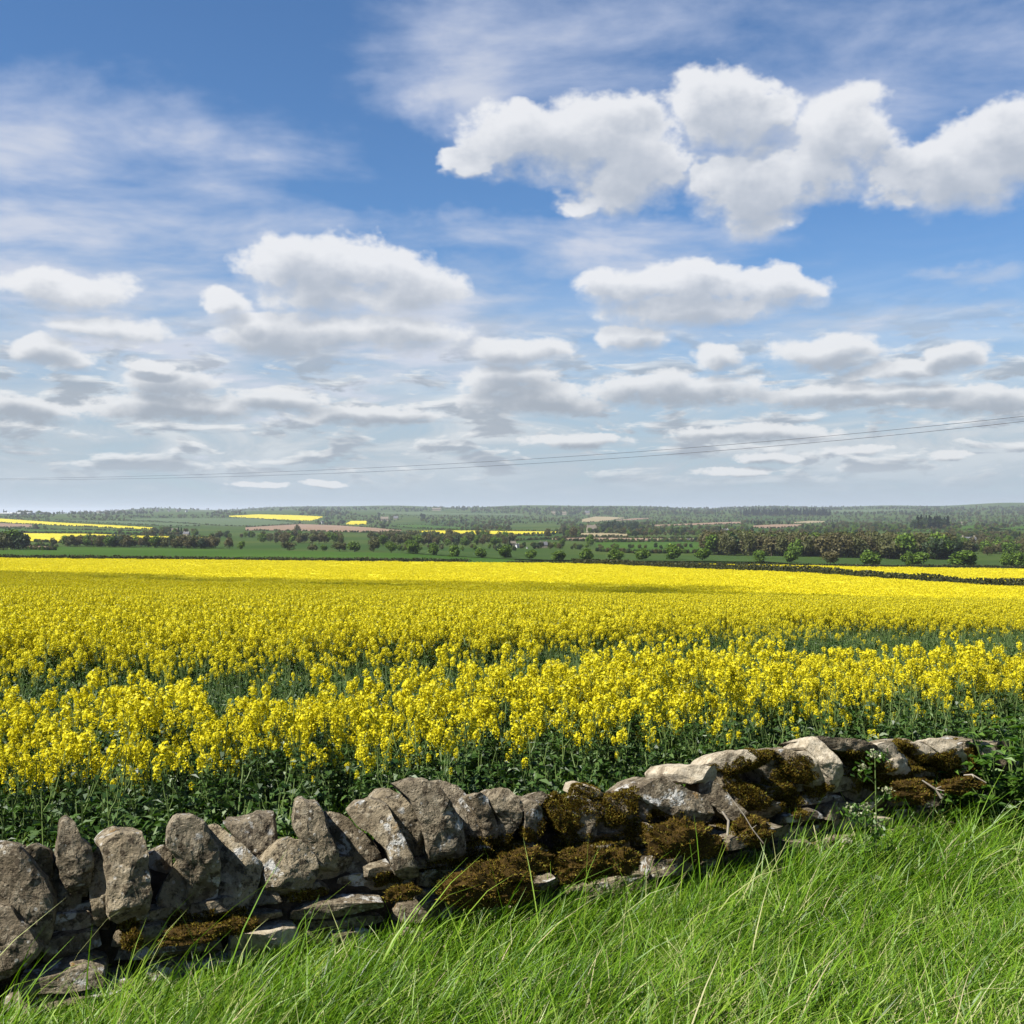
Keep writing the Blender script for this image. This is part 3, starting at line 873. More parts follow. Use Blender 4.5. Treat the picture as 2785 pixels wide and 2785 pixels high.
def head_arrays(r, petals=58, rad=.036, tall=.05):
    """one raceme: four-petalled flowers round a dome, buds on top"""
    d = unit(r.normal(size=(petals, 3)) * np.array([1, 1, .9]) + np.array([0, 0, .25]))
    c = d * np.array([rad, rad, tall]) * r.uniform(.72, 1.08, (petals, 1))
    c[:, 2] -= np.maximum(0, r.random(petals) - .66) * .17           # a few hang lower on the stalk
    nrm = unit(d + r.normal(size=d.shape) * .45)
    a = unit(np.cross(nrm, r.normal(size=d.shape)))
    b = np.cross(nrm, a)
    s = r.uniform(.0065, .0105, (petals, 1))
    bc = np.stack([r.normal(0, .010, 8), r.normal(0, .010, 8), tall * .85 + r.uniform(0, .014, 8)], 1)
    ba = rand_dirs(8, r) * .0045
    bb = unit(np.cross(ba, rand_dirs(8, r))) * .0045
    return (c, a * s, b * s * .8), (bc, ba, bb)

def make_plant(seed, H, nb, leaves=16, petals=58, hs=1.0):
    """returns stem MB, leaf MB and a list of heads (position, scale, rotation z, variant)"""
    r = np.random.default_rng(seed)
    st, lf = MB(), MB()
    top = np.array([r.normal(0, .05), r.normal(0, .05), H * .96])
    mid = top * .5 + np.array([r.normal(0, .02), r.normal(0, .02), 0])
    st.tube([(0, 0, 0), mid, top], [.0055, .0042, .0022], 3)
    heads = [(top, r.uniform(.9, 1.15) * hs, r.uniform(0, 6.28), int(r.integers(4)))]
    for i in range(nb):
        f = r.uniform(.55, .84)
        p0 = mid * (f / .5) if f < .5 else mid + (top - mid) * ((f - .5) / .5)
        a = i * 2.4 + r.uniform(-.5, .5)
        ln = H * r.uniform(.12, .28)
        out = ln * r.uniform(.28, .55)
        p2 = p0 + np.array([math.cos(a) * out, math.sin(a) * out, ln])
        if p2[2] > H * 1.0:
            p2[2] = H * r.uniform(.86, 1.0)
        p1 = p0 * .5 + p2 * .5 + np.array([math.cos(a) * out * .16, math.sin(a) * out * .16, -ln * .06])
        st.tube([p0, p1, p2], [.0026, .0021, .0015], 3)
        heads.append((p2, r.uniform(.55, 1.0) * hs, r.uniform(0, 6.28), int(r.integers(4))))
    # leaves: lance shaped, bent; larger low down
    for i in range(leaves):
        z = H * (r.random() ** 1.25) * .80 + .02
        L = .05 + .085 * (1 - z / H) * r.uniform(.5, 1.3)
        a = i * 2.4 + r.uniform(-.6, .6)
        p0 = (mid * (z / H / .5) if z < H * .5 else mid + (top - mid) * ((z / H - .5) / .5)) + np.array([r.normal(0, .03), r.normal(0, .03), 0])
        dr = np.array([math.cos(a), math.sin(a), r.uniform(-.1, .9)]); dr /= np.linalg.norm(dr)
        sd = np.cross(dr, (0, 0, 1)); sd = unit(sd + r.normal(size=3) * .25)
        w = L * r.uniform(.16, .26)
        p1 = p0 + dr * L * .5 + np.array([0, 0, .006]); p2 = p0 + dr * L + np.array([0, 0, -L * r.uniform(.1, .5)])
        lf.add([p0, p1 - sd * w, p2, p1 + sd * w], [(0, 1, 2, 3)] if i % 3 else [(0, 1, 2, 3)])
    return st, lf, heads

def quad_set(mb, cab, mat, M=None, off=None):
    c, a, b = cab
    if M is not None:
        c, a, b = c @ M.T, a @ M.T, b @ M.T
    if off is not None:
        c = c + off
    mb.quads(c, a, b, mat)

HEADS = []
for v in range(4):
    r = np.random.default_rng(50 + v)
    HEADS.append(head_arrays(r, 62, r.uniform(.029, .037), r.uniform(.034, .056)))
head_meshes = []
for pt, bd in HEADS:
    mb = MB()
    quad_set(mb, pt, 0); quad_set(mb, bd, 1)
    head_meshes.append(mb.mesh("flower_head", [M_PETAL, M_BUD], False))

def rotz(a, s):
    c_, s_ = math.cos(a) * s, math.sin(a) * s
    return np.array([[c_, -s_, 0], [s_, c_, 0], [0, 0, s]])

# plant kinds: (height, branches, leaves, head size)
KINDS = [(1.02, 6, 24, 1.15), (.94, 5, 22, 1.15), (.86, 6, 24, 1.08), (1.08, 4, 20, 1.25), (.76, 4, 24, .95), (.98, 7, 22, 1.05), (.62, 3, 24, .85), (.90, 5, 26, 1.2)]
plants = []
for i, (H, nb, nl, hs) in enumerate(KINDS):
    st, lf, heads = make_plant(200 + i, H, nb, nl, hs=hs)
    joined = MB()
    for part, mat in ((st, 3), (lf, 2)):
        for v, f in zip(part.v, part.f):
            joined.v.append(v)
        # re-offset
        joined.v = joined.v[:len(joined.v) - len(part.v)]
        off = 0
        for v, f in zip(part.v, part.f):
            joined.add(v, f - off, mat)
            off += len(v)
    for (p, s, rz, var) in heads:
        M = rotz(rz, s)
        quad_set(joined, HEADS[var][0], 0, M, p)
        quad_set(joined, HEADS[var][1], 1, M, p)
    plants.append((st.mesh("stem", [M_RSTEM]), lf.mesh("leaves", [M_RLEAF]), heads, joined.mesh("rapeseed_plant", RMATS)))

def leafy_mesh(seed, H):
    """the same crop not in flower: leaves and a bare stem"""
    st, lf, heads = make_plant(seed, H, 2, 34)
    j = MB()
    for part, mat in ((st, 3), (lf, 2)):
        off = 0
        for v, f in zip(part.v, part.f):
            j.add(v, f - off, mat); off += len(v)
    return j.mesh("leafy_plant", RMATS)
leafy = [leafy_mesh(300, .55), leafy_mesh(301, .42), leafy_mesh(302, .66)]

def scatter(name, pts, rot, scl, idx, meshes):
    """one object: copies of the given meshes on points (geometry nodes)"""
    coll = bpy.data.collections.new(name + "_kinds")
    for i, me in enumerate(meshes):
        coll.objects.link(bpy.data.objects.new("%s_%02d" % (name, i), me))
    me = bpy.data.meshes.new(name)
    k = len(pts)
    me.vertices.add(k)
    me.vertices.foreach_set("co", np.asarray(pts, np.float32).ravel())
    for nm, ty, val, key in (("rot", 'FLOAT_VECTOR', rot, "vector"), ("scl", 'FLOAT_VECTOR', scl, "vector"), ("idx", 'INT', idx, "value")):
        a = me.attributes.new(nm, ty, 'POINT')
        a.data.foreach_set(key, np.asarray(val, np.int32 if ty == 'INT' else np.float32).ravel())
    o = link(name, me)
    g = bpy.data.node_groups.new(name + "_scatter", 'GeometryNodeTree')
    g.interface.new_socket("Geometry", in_out='INPUT', socket_type='NodeSocketGeometry')
    g.interface.new_socket("Geometry", in_out='OUTPUT', socket_type='NodeSocketGeometry')
    N = g.nodes
    gi, go = N.new('NodeGroupInput'), N.new('NodeGroupOutput')
    ci = N.new('GeometryNodeCollectionInfo')
    ci.inputs[0].default_value = coll
    ci.inputs['Separate Children'].default_value = True
    ci.inputs['Reset Children'].default_value = True
    iop = N.new('GeometryNodeInstanceOnPoints')
    iop.inputs['Pick Instance'].default_value = True
    def attr(nm, ty):
        a = N.new('GeometryNodeInputNamedAttribute'); a.data_type = ty
        a.inputs[0].default_value = nm
        return a.outputs[0]
    e = N.new('FunctionNodeEulerToRotation')
    g.links.new(attr("rot", 'FLOAT_VECTOR'), e.inputs[0])
    g.links.new(gi.outputs[0], iop.inputs['Points'])
    g.links.new(ci.outputs[0], iop.inputs['Instance'])
    g.links.new(attr("idx", 'INT'), iop.inputs['Instance Index'])
    g.links.new(e.outputs[0], iop.inputs['Rotation'])
    g.links.new(attr("scl", 'FLOAT_VECTOR'), iop.inputs['Scale'])
    g.links.new(iop.outputs[0], go.inputs[0])
    md = o.modifiers.new("scatter", 'NODES')
    md.node_group = g
    return o

# front edge of the crop: a line roughly along the wall
FA = np.array([-2.85, 5.7]); FB = np.array([4.6, 9.9])
FT = (FB - FA) / np.linalg.norm(FB - FA)
FN = np.array([-FT[1], FT[0]])
def crop_s(x, y):
    return (x - FA[0]) * FN[0] + (y - FA[1]) * FN[1]       # metres into the crop

def strip_depth(x, y):
    return 2.0 + 1.1 * vnoise(x, y, 2.2, 3)

def build_crop():
    # ---- front strip
    n = 3900
    t = rng.uniform(-4.5, 16, n); w = rng.uniform(0, 4.6, n) ** 1.0
    p = FA[None] + FT[None] * t[:, None] + FN[None] * w[:, None]
    u = p[:, 0] / p[:, 1]
    keep = (np.abs(u) < .60) & (w < strip_depth(p[:, 0], p[:, 1])) & (vnoise(p[:, 0], p[:, 1], .55, 1) > .16) & (rng.random(n) < .30 + .70 * sstep(.1, 1.3, w))
    p, w = p[keep], w[keep]
    u = p[:, 0] / p[:, 1]
    k = len(p)
    z = terrain(p[:, 0], p[:, 1])
    # the outermost plants stand shorter
    hsc = .86 * rng.uniform(.70, 1.12, k) * (.9 + .2 * vnoise(p[:, 0], p[:, 1], .8, 5))
    kind = rng.integers(0, 8, k)
    front = np.argsort(w + np.where(np.abs(u) < .52, 0, 50))[:280]
    isf = np.zeros(k, bool); isf[front] = True
    for i in np.where(isf)[0]:
        st, lf, heads, _ = plants[kind[i]]
        s = float(hsc[i])
        root = link("rapeseed_plant", None, None, (p[i, 0], p[i, 1], z[i] - .02))
        root.rotation_euler = (rng.normal(0, .05), rng.normal(.04, .05), rng.uniform(0, 6.28))
        root.scale = (s, s, s)
        tag(root, "yellow flowering rapeseed plant standing in the outermost row behind the stone wall", "rapeseed plant", "rapeseed plants along the front of the crop")
        link("stem", st, root); link("leaves", lf, root)
        for (hp, hs, rz, var) in heads:
            h = link("flower_head", head_meshes[var], root, tuple(hp))
            h.scale = (hs, hs, hs); h.rotation_euler = (0, 0, rz)
    b = ~isf
    kk = b.sum()
    P = np.stack([p[b, 0], p[b, 1], z[b] - .02], 1)
    rot = np.stack([rng.normal(0, .07, kk), rng.normal(.03, .07, kk), rng.uniform(0, 6.28, kk)], 1)
    # low leafy growth under and in front of it
    m = 4200
    t = rng.uniform(-4.5, 16, m); w2 = rng.uniform(-.25, 4.6, m)
    q = FA[None] + FT[None] * t[:, None] + FN[None] * w2[:, None]
    q = q[np.abs(q[:, 0] / q[:, 1]) < .6]
    m = len(q)
    Q = np.stack([q[:, 0], q[:, 1], terrain(q[:, 0], q[:, 1]) - .02], 1)
    P = np.concatenate([P, Q])
    rot = np.concatenate([rot, np.stack([rng.normal(0, .15, m), rng.normal(0, .15, m), rng.uniform(0, 6.28, m)], 1)])
    sc = np.concatenate([hsc[b], rng.uniform(.7, 1.25, m)])
    idx = np.concatenate([kind[b], 8 + rng.integers(0, 3, m)])
    o = scatter("rapeseed_strip", P, rot, np.repeat(sc[:, None], 3, 1), idx, [q[3] for q in plants] + leafy)
    tag(o, "flowering rapeseed of the front strip behind its outermost row of plants", "rapeseed crop", kind="stuff")
    # ---- gap: sparse low plants, then the main crop to the brow of the slope
    n = 98000
    Y = np.sqrt(rng.uniform(8.5 ** 2, 66 ** 2, n)); U = rng.uniform(-.58, .58, n)
    X = U * Y
    cs = crop_s(X, Y) - strip_depth(X, Y)
    start = 5.0 + 5.5 * sstep(-.05, .40, U) + 2.2 * (vnoise(X, Y, 2.6, 2) - .5)        # where the dense crop begins, behind the gap
    gapf = sstep(start - 1.6, start + 2.6, cs)
    bare = np.zeros(n)
    for (cx, cy, rx, ry) in ((6.0, 20.0, 4.2, 1.9), (3.0, 18.0, 2.6, 1.2), (-7.6, 20.5, 1.6, 1.3), (-21.5, 47.0, 5.0, 3.0), (-17.0, 44.5, 3.0, 1.4), (1.5, 25.5, 4.0, 1.3), (9.5, 27.0, 4.0, 1.3), (-4.5, 23.5, 3.0, 1.0)):
        bare = np.maximum(bare, sstep(1.25, .55, np.hypot((X - cx) / rx, (Y - cy) / ry)))
    dens = .10 + .90 * gapf
    dens = dens * (1 - .80 * bare) * (.70 + .30 * sstep(.25, .55, vnoise(X, Y, 1.4, 8)))
    keep = (cs > 0.15) & (rng.random(n) < dens)
    X, Y, gapf, bare = X[keep], Y[keep], gapf[keep], bare[keep]
    k = len(X)
    tall = .46 + .46 * gapf * (1 - .6 * bare)
    sc = tall * rng.uniform(.85, 1.15, k) / .95
    flower = rng.random(k) < (.30 + .70 * gapf) * (1 - .75 * bare)
    idx = np.where(flower, rng.integers(0, 8, k), 8 + rng.integers(0, 3, k))
    sc = np.where(flower, sc, sc * 1.3)
    P = np.stack([X, Y, terrain(X, Y) - .02], 1)
    rot = np.stack([rng.normal(0, .08, k), rng.normal(.03, .08, k), rng.uniform(0, 6.28, k)], 1)
    # green underwood
    m = 26000
    Y2 = np.sqrt(rng.uniform(8.5 ** 2, 36 ** 2, m)); X2 = rng.uniform(-.58, .58, m) * Y2
    cs2 = crop_s(X2, Y2) - strip_depth(X2, Y2)
    kp = (cs2 > 0) & ~((np.hypot((X2 - 6.0) / 4.2, (Y2 - 20.0) / 1.9) < .95) & (rng.random(m) < .85))
    X2, Y2 = X2[kp], Y2[kp]
    m = len(X2)
    P = np.concatenate([P, np.stack([X2, Y2, terrain(X2, Y2) - .02], 1)])
    rot = np.concatenate([rot, np.stack([rng.normal(0, .15, m), rng.normal(0, .15, m), rng.uniform(0, 6.28, m)], 1)])
    sc = np.concatenate([sc, rng.uniform(.6, 1.05, m)])
    idx = np.concatenate([idx, 8 + rng.integers(0, 3, m)])
    o = scatter("rapeseed_crop", P, rot, np.repeat(sc[:, None], 3, 1), idx, [q[3] for q in plants] + leafy)
    tag(o, "wide rapeseed crop in yellow flower from the tramline gap to the brow", "rapeseed crop", kind="stuff")

build_crop()

# ------------------------------------------------------------------ the rapeseed field beyond the brow, and its neighbour
def canopy_material():
    m, n, out = material("rape_canopy")
    pos = n.node('ShaderNodeNewGeometry').outputs['Position']
    f = n.noise(pos, 1.6, 6, 0.7)
    c = n.mix(n.smooth(f, 0.34, 0.62), (.56, .48, .014), (.98, .86, .034))
    c = n.mix(n.math('MULTIPLY', n.smooth(n.noise(pos, .045, 4, .6), .50, .68), .45), c, (.66, .60, .025))
    m.node_tree.links.new(bsdf(n, c, .9, .05, bump(n, f, .8, .25)), out.inputs[0])
    return m
M_CANOPY = canopy_material()

def field_sheet(name, us, ds, top, mat, label, cat="field", jitter=.10, kind="structure"):
    """a crop standing on the terrain: sheet over a grid of bearings x depths, `top` metres up"""
    U, D = np.meshgrid(us, ds)
    X, Y = U * D, D
    Z = terrain(X, Y) + top + jitter * (vnoise(X, Y, .7, 4) - .5) + jitter * (vnoise(X, Y, 3.1, 6) - .5)
    nr, na = X.shape
    i = np.arange(nr - 1)[:, None] * na + np.arange(na - 1)[None]
    mb = MB()
    mb.add(np.stack([X, Y, Z], -1).reshape(-1, 3), np.stack([i, i + 1, i + na + 1, i + na], -1).reshape(-1, 4))
    o = link(name, mb.mesh(name, [mat], True))
    return tag(o, label, cat, kind=kind)

FAR_EDGE = 428.0
# hedge line between the two rape fields (photo pixels of its foot, with depth)
HEDGE = [(1560, 1531, 428), (1660, 1534, 412), (1800, 1539, 392), (2085, 1554, 352), (2300, 1569, 330), (2530, 1586, 312), (2785, 1604, 296), (3050, 1622, 280)]
HX = np.array([(p - HALF) / FPX * d for p, _, d in HEDGE]); HY = np.array([d for _, _, d in HEDGE], float)
field_sheet("rapeseed_field", np.linspace(-.64, .64, 420), np.concatenate([np.geomspace(56, 150, 60), np.geomspace(150, FAR_EDGE, 240)[1:]]), .86, M_CANOPY,
            "rapeseed field in bright yellow flower on the slope beyond the brow", "field")

# heads standing out of the far canopy, in patches
def patch_mesh(seed):
    r = np.random.default_rng(seed)
    mb = MB()
    k = 46
    c = np.stack([r.uniform(-1.6, 1.6, k), r.uniform(-1.6, 1.6, k), r.uniform(.78, 1.12, k)], 1)
    for j in range(3):
        a = rand_dirs(k, r) * r.uniform(.05, .11, (k, 1))
        b = unit(np.cross(a, rand_dirs(k, r))) * r.uniform(.05, .10, (k, 1))
        mb.quads(c + r.normal(0, .03, c.shape), a, b, 0)
    return mb.mesh("rape_patch", [M_PETAL])
n = 15000
Y = np.sqrt(rng.uniform(58 ** 2, FAR_EDGE ** 2, n)); X = rng.uniform(-.60, .60, n) * Y
kp = Y > 120
X, Y = X[kp], Y[kp]
n = len(X)
o = scatter("rapeseed_heads", np.stack([X, Y, terrain(X, Y)], 1), np.stack([np.zeros(n), np.zeros(n), rng.uniform(0, 6.28, n)], 1),
            np.repeat(rng.uniform(.85, 1.12, n)[:, None], 3, 1), rng.integers(0, 5, n), [patch_mesh(600 + i) for i in range(5)])
tag(o, "flower heads standing up out of the distant yellow rapeseed field", "rapeseed crop", kind="stuff")

# ------------------------------------------------------------------ trees
def tree_leafmat(name, stops, trans=.25):
    return leaf_material(name, None, None, trans, .6, .2, stops=stops, tcol=(1.1, 1.2, .5))
M_SPRING = tree_leafmat("spring_leaves", [(0, (.055, .115, .010)), (.5, (.115, .205, .016)), (1, (.19, .29, .030))])
M_DARKLF = tree_leafmat("dark_leaves", [(0, (.020, .045, .014)), (1, (.055, .095, .028))])
M_OLIVE = tree_leafmat("olive_buds", [(0, (.065, .072, .020)), (.5, (.11, .118, .034)), (1, (.155, .16, .055))])
M_BROWN = tree_leafmat("brown_twigs", [(0, (.085, .074, .026)), (.5, (.135, .118, .044)), (1, (.19, .165, .065))])
M_CONIF = tree_leafmat("conifer_needles", [(0, (.008, .022, .016)), (1, (.022, .045, .030))])
M_BARK = simple("bark", (.05, .038, .027), (.12, .095, .07), 8, bumpd=.03)
M_HEDGE = tree_leafmat("hedge_leaves", [(0, (.03, .042, .012)), (.6, (.065, .075, .022)), (1, (.13, .13, .04))])

def crown_mesh(seed, rx, rz, zc, n, mat, size=.34, lobes=9, cone=False):
    """leaf clumps through an uneven crown"""
    r = np.random.default_rng(seed)
    mb = MB()
    if cone:
        h = r.random(n) ** .7
        rad = (1 - h) * rx * r.uniform(.25, 1.0, n)
        a = r.uniform(0, 6.28, n)
        c = np.stack([np.cos(a) * rad, np.sin(a) * rad, zc - rz + h * 2 * rz], 1)
        d = unit(c - np.array([0, 0, zc]))
    else:
        L = unit(r.normal(size=(lobes, 3))) * np.array([rx, rx, rz]) * r.uniform(.35, .68, (lobes, 1))
        ls = r.uniform(.38, .62, lobes) * min(rx, rz)
        pick = r.integers(0, lobes, n)
        d = unit(r.normal(size=(n, 3)))
        c = L[pick] + d * ls[pick][:, None] * r.uniform(.55, 1.12, (n, 1)) + np.array([0, 0, zc])
    nrm = unit(d + r.normal(size=d.shape) * .6)
    a = unit(np.cross(nrm, r.normal(size=d.shape)))
    b = np.cross(nrm, a)
    s = r.uniform(.55, 1.25, (n, 1)) * size
    mb.quads(c, a * s, b * s * .75)
    return mb.mesh("crown", [mat])

def trunk_mesh(seed, h, rad, rx):
    r = np.random.default_rng(seed)
    mb = MB()
    top = np.array([r.normal(0, .2), r.normal(0, .2), h])
    mb.tube([(0, 0, -.3), (r.normal(0, .06), r.normal(0, .06), h * .45), top], [rad, rad * .7, rad * .35], 7)
    for i in range(6):
        a = i * 1.05 + r.uniform(-.3, .3)
        p0 = top * r.uniform(.38, .75)
        p1 = p0 + np.array([math.cos(a) * rx * .6, math.sin(a) * rx * .6, rx * r.uniform(.3, .9)])
        mb.tube([p0, (p0 + p1) / 2 + np.array([0, 0, .1 * rx]), p1], [rad * .4, rad * .26, rad * .1], 5)
    return mb.mesh("trunk", [M_BARK])

def merged(*meshes):
    mb = MB(); mats = []
    for me in meshes:
        V = np.empty(len(me.vertices) * 3, np.float32); me.vertices.foreach_get("co", V)
        mats.append(me.materials[0])
        F = np.empty(len(me.loops), np.int32); me.loops.foreach_get("vertex_index", F)
        mb.add(V.reshape(-1, 3), F.reshape(-1, 4), len(mats) - 1)
    return mb.mesh("tree", mats)

# crowns of unit trees: about 1 m per unit of size; scaled when placed.  name: (crown, trunk, height)
TREES = {}
def kind(name, seeds, rx, rz, zc, n, mat, size, trunk_h, cone=False):
    TREES[name] = [(crown_mesh(s, rx, rz, zc, n, mat, size, 11, cone), trunk_mesh(s + 900, trunk_h, .22, rx * .8)) for s in seeds]
kind("round", (1, 2, 3, 4, 5, 6), 3.5, 3.5, 3.9, 1900, M_SPRING, .30, 4.2)           # 7.6 m tall
kind("olive", (11, 12, 13), 3.6, 4.0, 5.0, 800, M_OLIVE, .36, 5.0)             # 9 m
kind("brown", (21, 22, 23), 3.6, 4.2, 5.2, 750, M_BROWN, .34, 5.4)
kind("dark", (31, 32, 33), 3.7, 4.0, 4.6, 800, M_DARKLF, .42, 4.5)
kind("conifer", (41, 42), 2.2, 5.2, 6.0, 520, M_CONIF, .45, 7.0, True)
kind("green", (51, 52, 53), 3.6, 3.8, 4.6, 800, M_SPRING, .40, 4.5)
HT = {"round": 7.5, "olive": 9.4, "brown": 9.7, "dark": 9.0, "conifer": 11.4, "green": 8.8}

def put_tree(name, kd, x, y, height, width=None, label="", group=None, variant=0, sink=0.0):
    cr, tr = TREES[kd][variant % len(TREES[kd])]
    s = height / HT[kd]
    w = s if width is None else width / 7.0
    root = link(name, None, None, (x, y, float(terrain(x, y)) - sink))
    root.scale = (w, w, s)
    root.rotation_euler = (0, 0, rng.uniform(0, 6.28))
    tag(root, label, "tree", group)
    link("trunk", tr, root); link("crown", cr, root)
    return root

# the row of round hedgerow trees beyond the field: photo x, foot y, top y, width
ROW = [(700 + x / 2.76, 1340 + b / 2.76, 1340 + t / 2.76, w / 2.76, k) for x, t, b, w, k in (
    (415, 380, 442, 90, 'o'), (500, 385, 445, 60, 'g'), (240, 360, 438, 120, 'o'), (615, 362, 440, 110, 'o'),
    (728, 350, 445, 104, 'r'), (870, 345, 443, 100, 'o2'), (1005, 358, 455, 96, 'r'), (1162, 358, 462, 118, 'r'), (1320, 378, 475, 94, 'r'), (1478, 392, 487, 108, 'r'), (1680, 400, 492, 96, 'r'), (1862, 395, 495, 124, 'r'))]
ROW += [(1400 + x / 2.76, 1340 + b / 2.76, 1340 + t / 2.76, w / 2.76, k) for x, t, b, w, k in (
    (122, 420, 510, 92, 'r'), (328, 435, 515, 112, 'r'), (540, 420, 518, 120, 'r'), (752, 420, 518, 124, 'r'), (957, 405, 510, 128, 'r'), (1192, 388, 508, 136, 'r'), (1408, 408, 515, 124, 'r'), (1840, 430, 526, 112, 'r'))]
ROW += [(2085 + x / 2.76, 1340 + b / 2.76, 1340 + t / 2.76, w / 2.76, k) for x, t, b, w, k in (
    (185, 415, 530, 118, 'r'), (478, 420, 548, 150, 'o3'), (785, 410, 572, 164, 'r'), (1052, 440, 566, 90, 'r'), (1135, 432, 576, 165, 'r'), (1480, 435, 580, 214, 'r'), (1800, 455, 580, 110, 'r'), (1880, 445, 582, 160, 'r'))]
LAB = {'r': ("hedgerow_tree", "round", "round bright green tree in the row beyond the rapeseed field"),
       'o': ("hedgerow_tree", "olive", "olive tinged bushy tree at the meadow hedge beyond the rapeseed"),
       'o2': ("hedgerow_tree", "olive", "olive brown tree between two bright green trees of the row"),
       'o3': ("hedgerow_tree", "brown", "pale brown budding tree in the row of green trees"),
       'g': ("hedgerow_tree", "green", "small dark green bushy tree at the end of the tree row")}
for i, (x, b, t, w, k) in enumerate(ROW):
    P = hit([x], [b], 440.0)[0]
    if not np.isfinite(P[1]) or P[1] > 900:
        P = np.array([(x - HALF) / FPX * 560, 560.0, 0])
    d = max(P[1], 450.0)
    X = (x - HALF) / FPX * d
    zt = CAM_H - (t - HALF) / FPX * d
    H = zt - float(terrain(X, d))
    nm, kd, lb = LAB[k]
    put_tree(nm, kd, X, d, H, w / FPX * d, lb, "trees in the row beyond the field", i)

# ------------------------------------------------------------------ hedges
def hedge_mesh(pts, h, w, n, seed, size=.22):
    r = np.random.default_rng(seed)
    pts = np.asarray(pts, float)
    seg = np.linalg.norm(np.diff(pts, axis=0), axis=1)
    cum = np.concatenate([[0], np.cumsum(seg)])
    q = r.uniform(0, cum[-1], n)
    x = np.interp(q, cum, pts[:, 0]); y = np.interp(q, cum, pts[:, 1])
    hh = h * (.85 + .3 * vnoise(q, q * 0, 4.0, seed))
    c = np.stack([x + r.normal(0, w * .35, n), y + r.normal(0, w * .35, n), terrain(x, y) + hh * r.random(n) ** .8], 1)
    a = rand_dirs(n, r) * r.uniform(.5, 1.2, (n, 1)) * size
    b = unit(np.cross(a, rand_dirs(n, r))) * size * .8
    mb = MB(); mb.quads(c, a, b)
    # woody heart
    k = 200
    qq = np.linspace(0, cum[-1], k)
    x = np.interp(qq, cum, pts[:, 0]); y = np.interp(qq, cum, pts[:, 1]); z = terrain(x, y)
    tdir = np.gradient(np.stack([x, y], 1), axis=0); tdir /= np.linalg.norm(tdir, axis=1, keepdims=True)
    nn = np.stack([-tdir[:, 1], tdir[:, 0]], 1) * w * .32
    V = []
    for i in range(k):
        for sx, hz in ((-1, -.2), (-1, h * .78), (1, h * .78), (1, -.2)):
            V.append((x[i] + sx * nn[i, 0], y[i] + sx * nn[i, 1], z[i] + hz))
    mb.add(V, [(i * 4 + j, (i + 1) * 4 + j, (i + 1) * 4 + j + 1, i * 4 + j + 1) for i in range(k - 1) for j in range(3)])
    return mb.mesh("hedge", [M_HEDGE])

o = link("hedge", hedge_mesh(np.stack([HX, HY], 1), 2.75, 1.8, 13000, 3, .28))
tag(o, "long clipped hedge dividing two bright yellow rapeseed fields", "hedge")
def edge_line(us, d):
    return np.stack([np.asarray(us) * d, np.full(len(us), d)], 1)
o = link("hedge", hedge_mesh(edge_line(np.linspace(-.62, -.04, 20), 437.0), 2.1, 1.8, 9000, 5, .26))
tag(o, "dark low hedge along the far edge of the rapeseed before the green meadow", "hedge")
o = link("hedge", hedge_mesh(edge_line(np.linspace(-.005, .62, 20), 441.0), 1.5, 1.5, 7000, 6, .24))
tag(o, "thin dark hedge under the row of round trees", "hedge")

# ------------------------------------------------------------------ fields of the valley
def fieldmat(name, c1, c2, scale=.02):
    return simple(name, c1, c2, scale, .95, .05, coord='Object')
M_FY = fieldmat("distant_rape", (.62, .53, .03), (.74, .64, .05))
M_FG = fieldmat("young_wheat", (.045, .105, .010), (.065, .135, .016), .01)
M_FD = fieldmat("dark_pasture", (.042, .082, .015), (.06, .105, .022))
M_FB = fieldmat("bare_tilth", (.27, .18, .12), (.34, .24, .17))
M_FT = fieldmat("pale_stubble", (.32, .27, .15), (.38, .31, .19))
M_FO = fieldmat("grey_green_crop", (.085, .13, .055), (.11, .16, .07))
def k1(*p): return [(x / 2.76, 1340 + a / 2.76, 1340 + b / 2.76) for x, a, b in p]
def k2(*p): return [(700 + x / 2.76, 1340 + a / 2.76, 1340 + b / 2.76) for x, a, b in p]
def k3(*p): return [(1400 + x / 2.76, 1340 + a / 2.76, 1340 + b / 2.76) for x, a, b in p]
def k4(*p): return [(2085 + x / 2.76, 1340 + a / 2.76, 1340 + b / 2.76) for x, a, b in p]
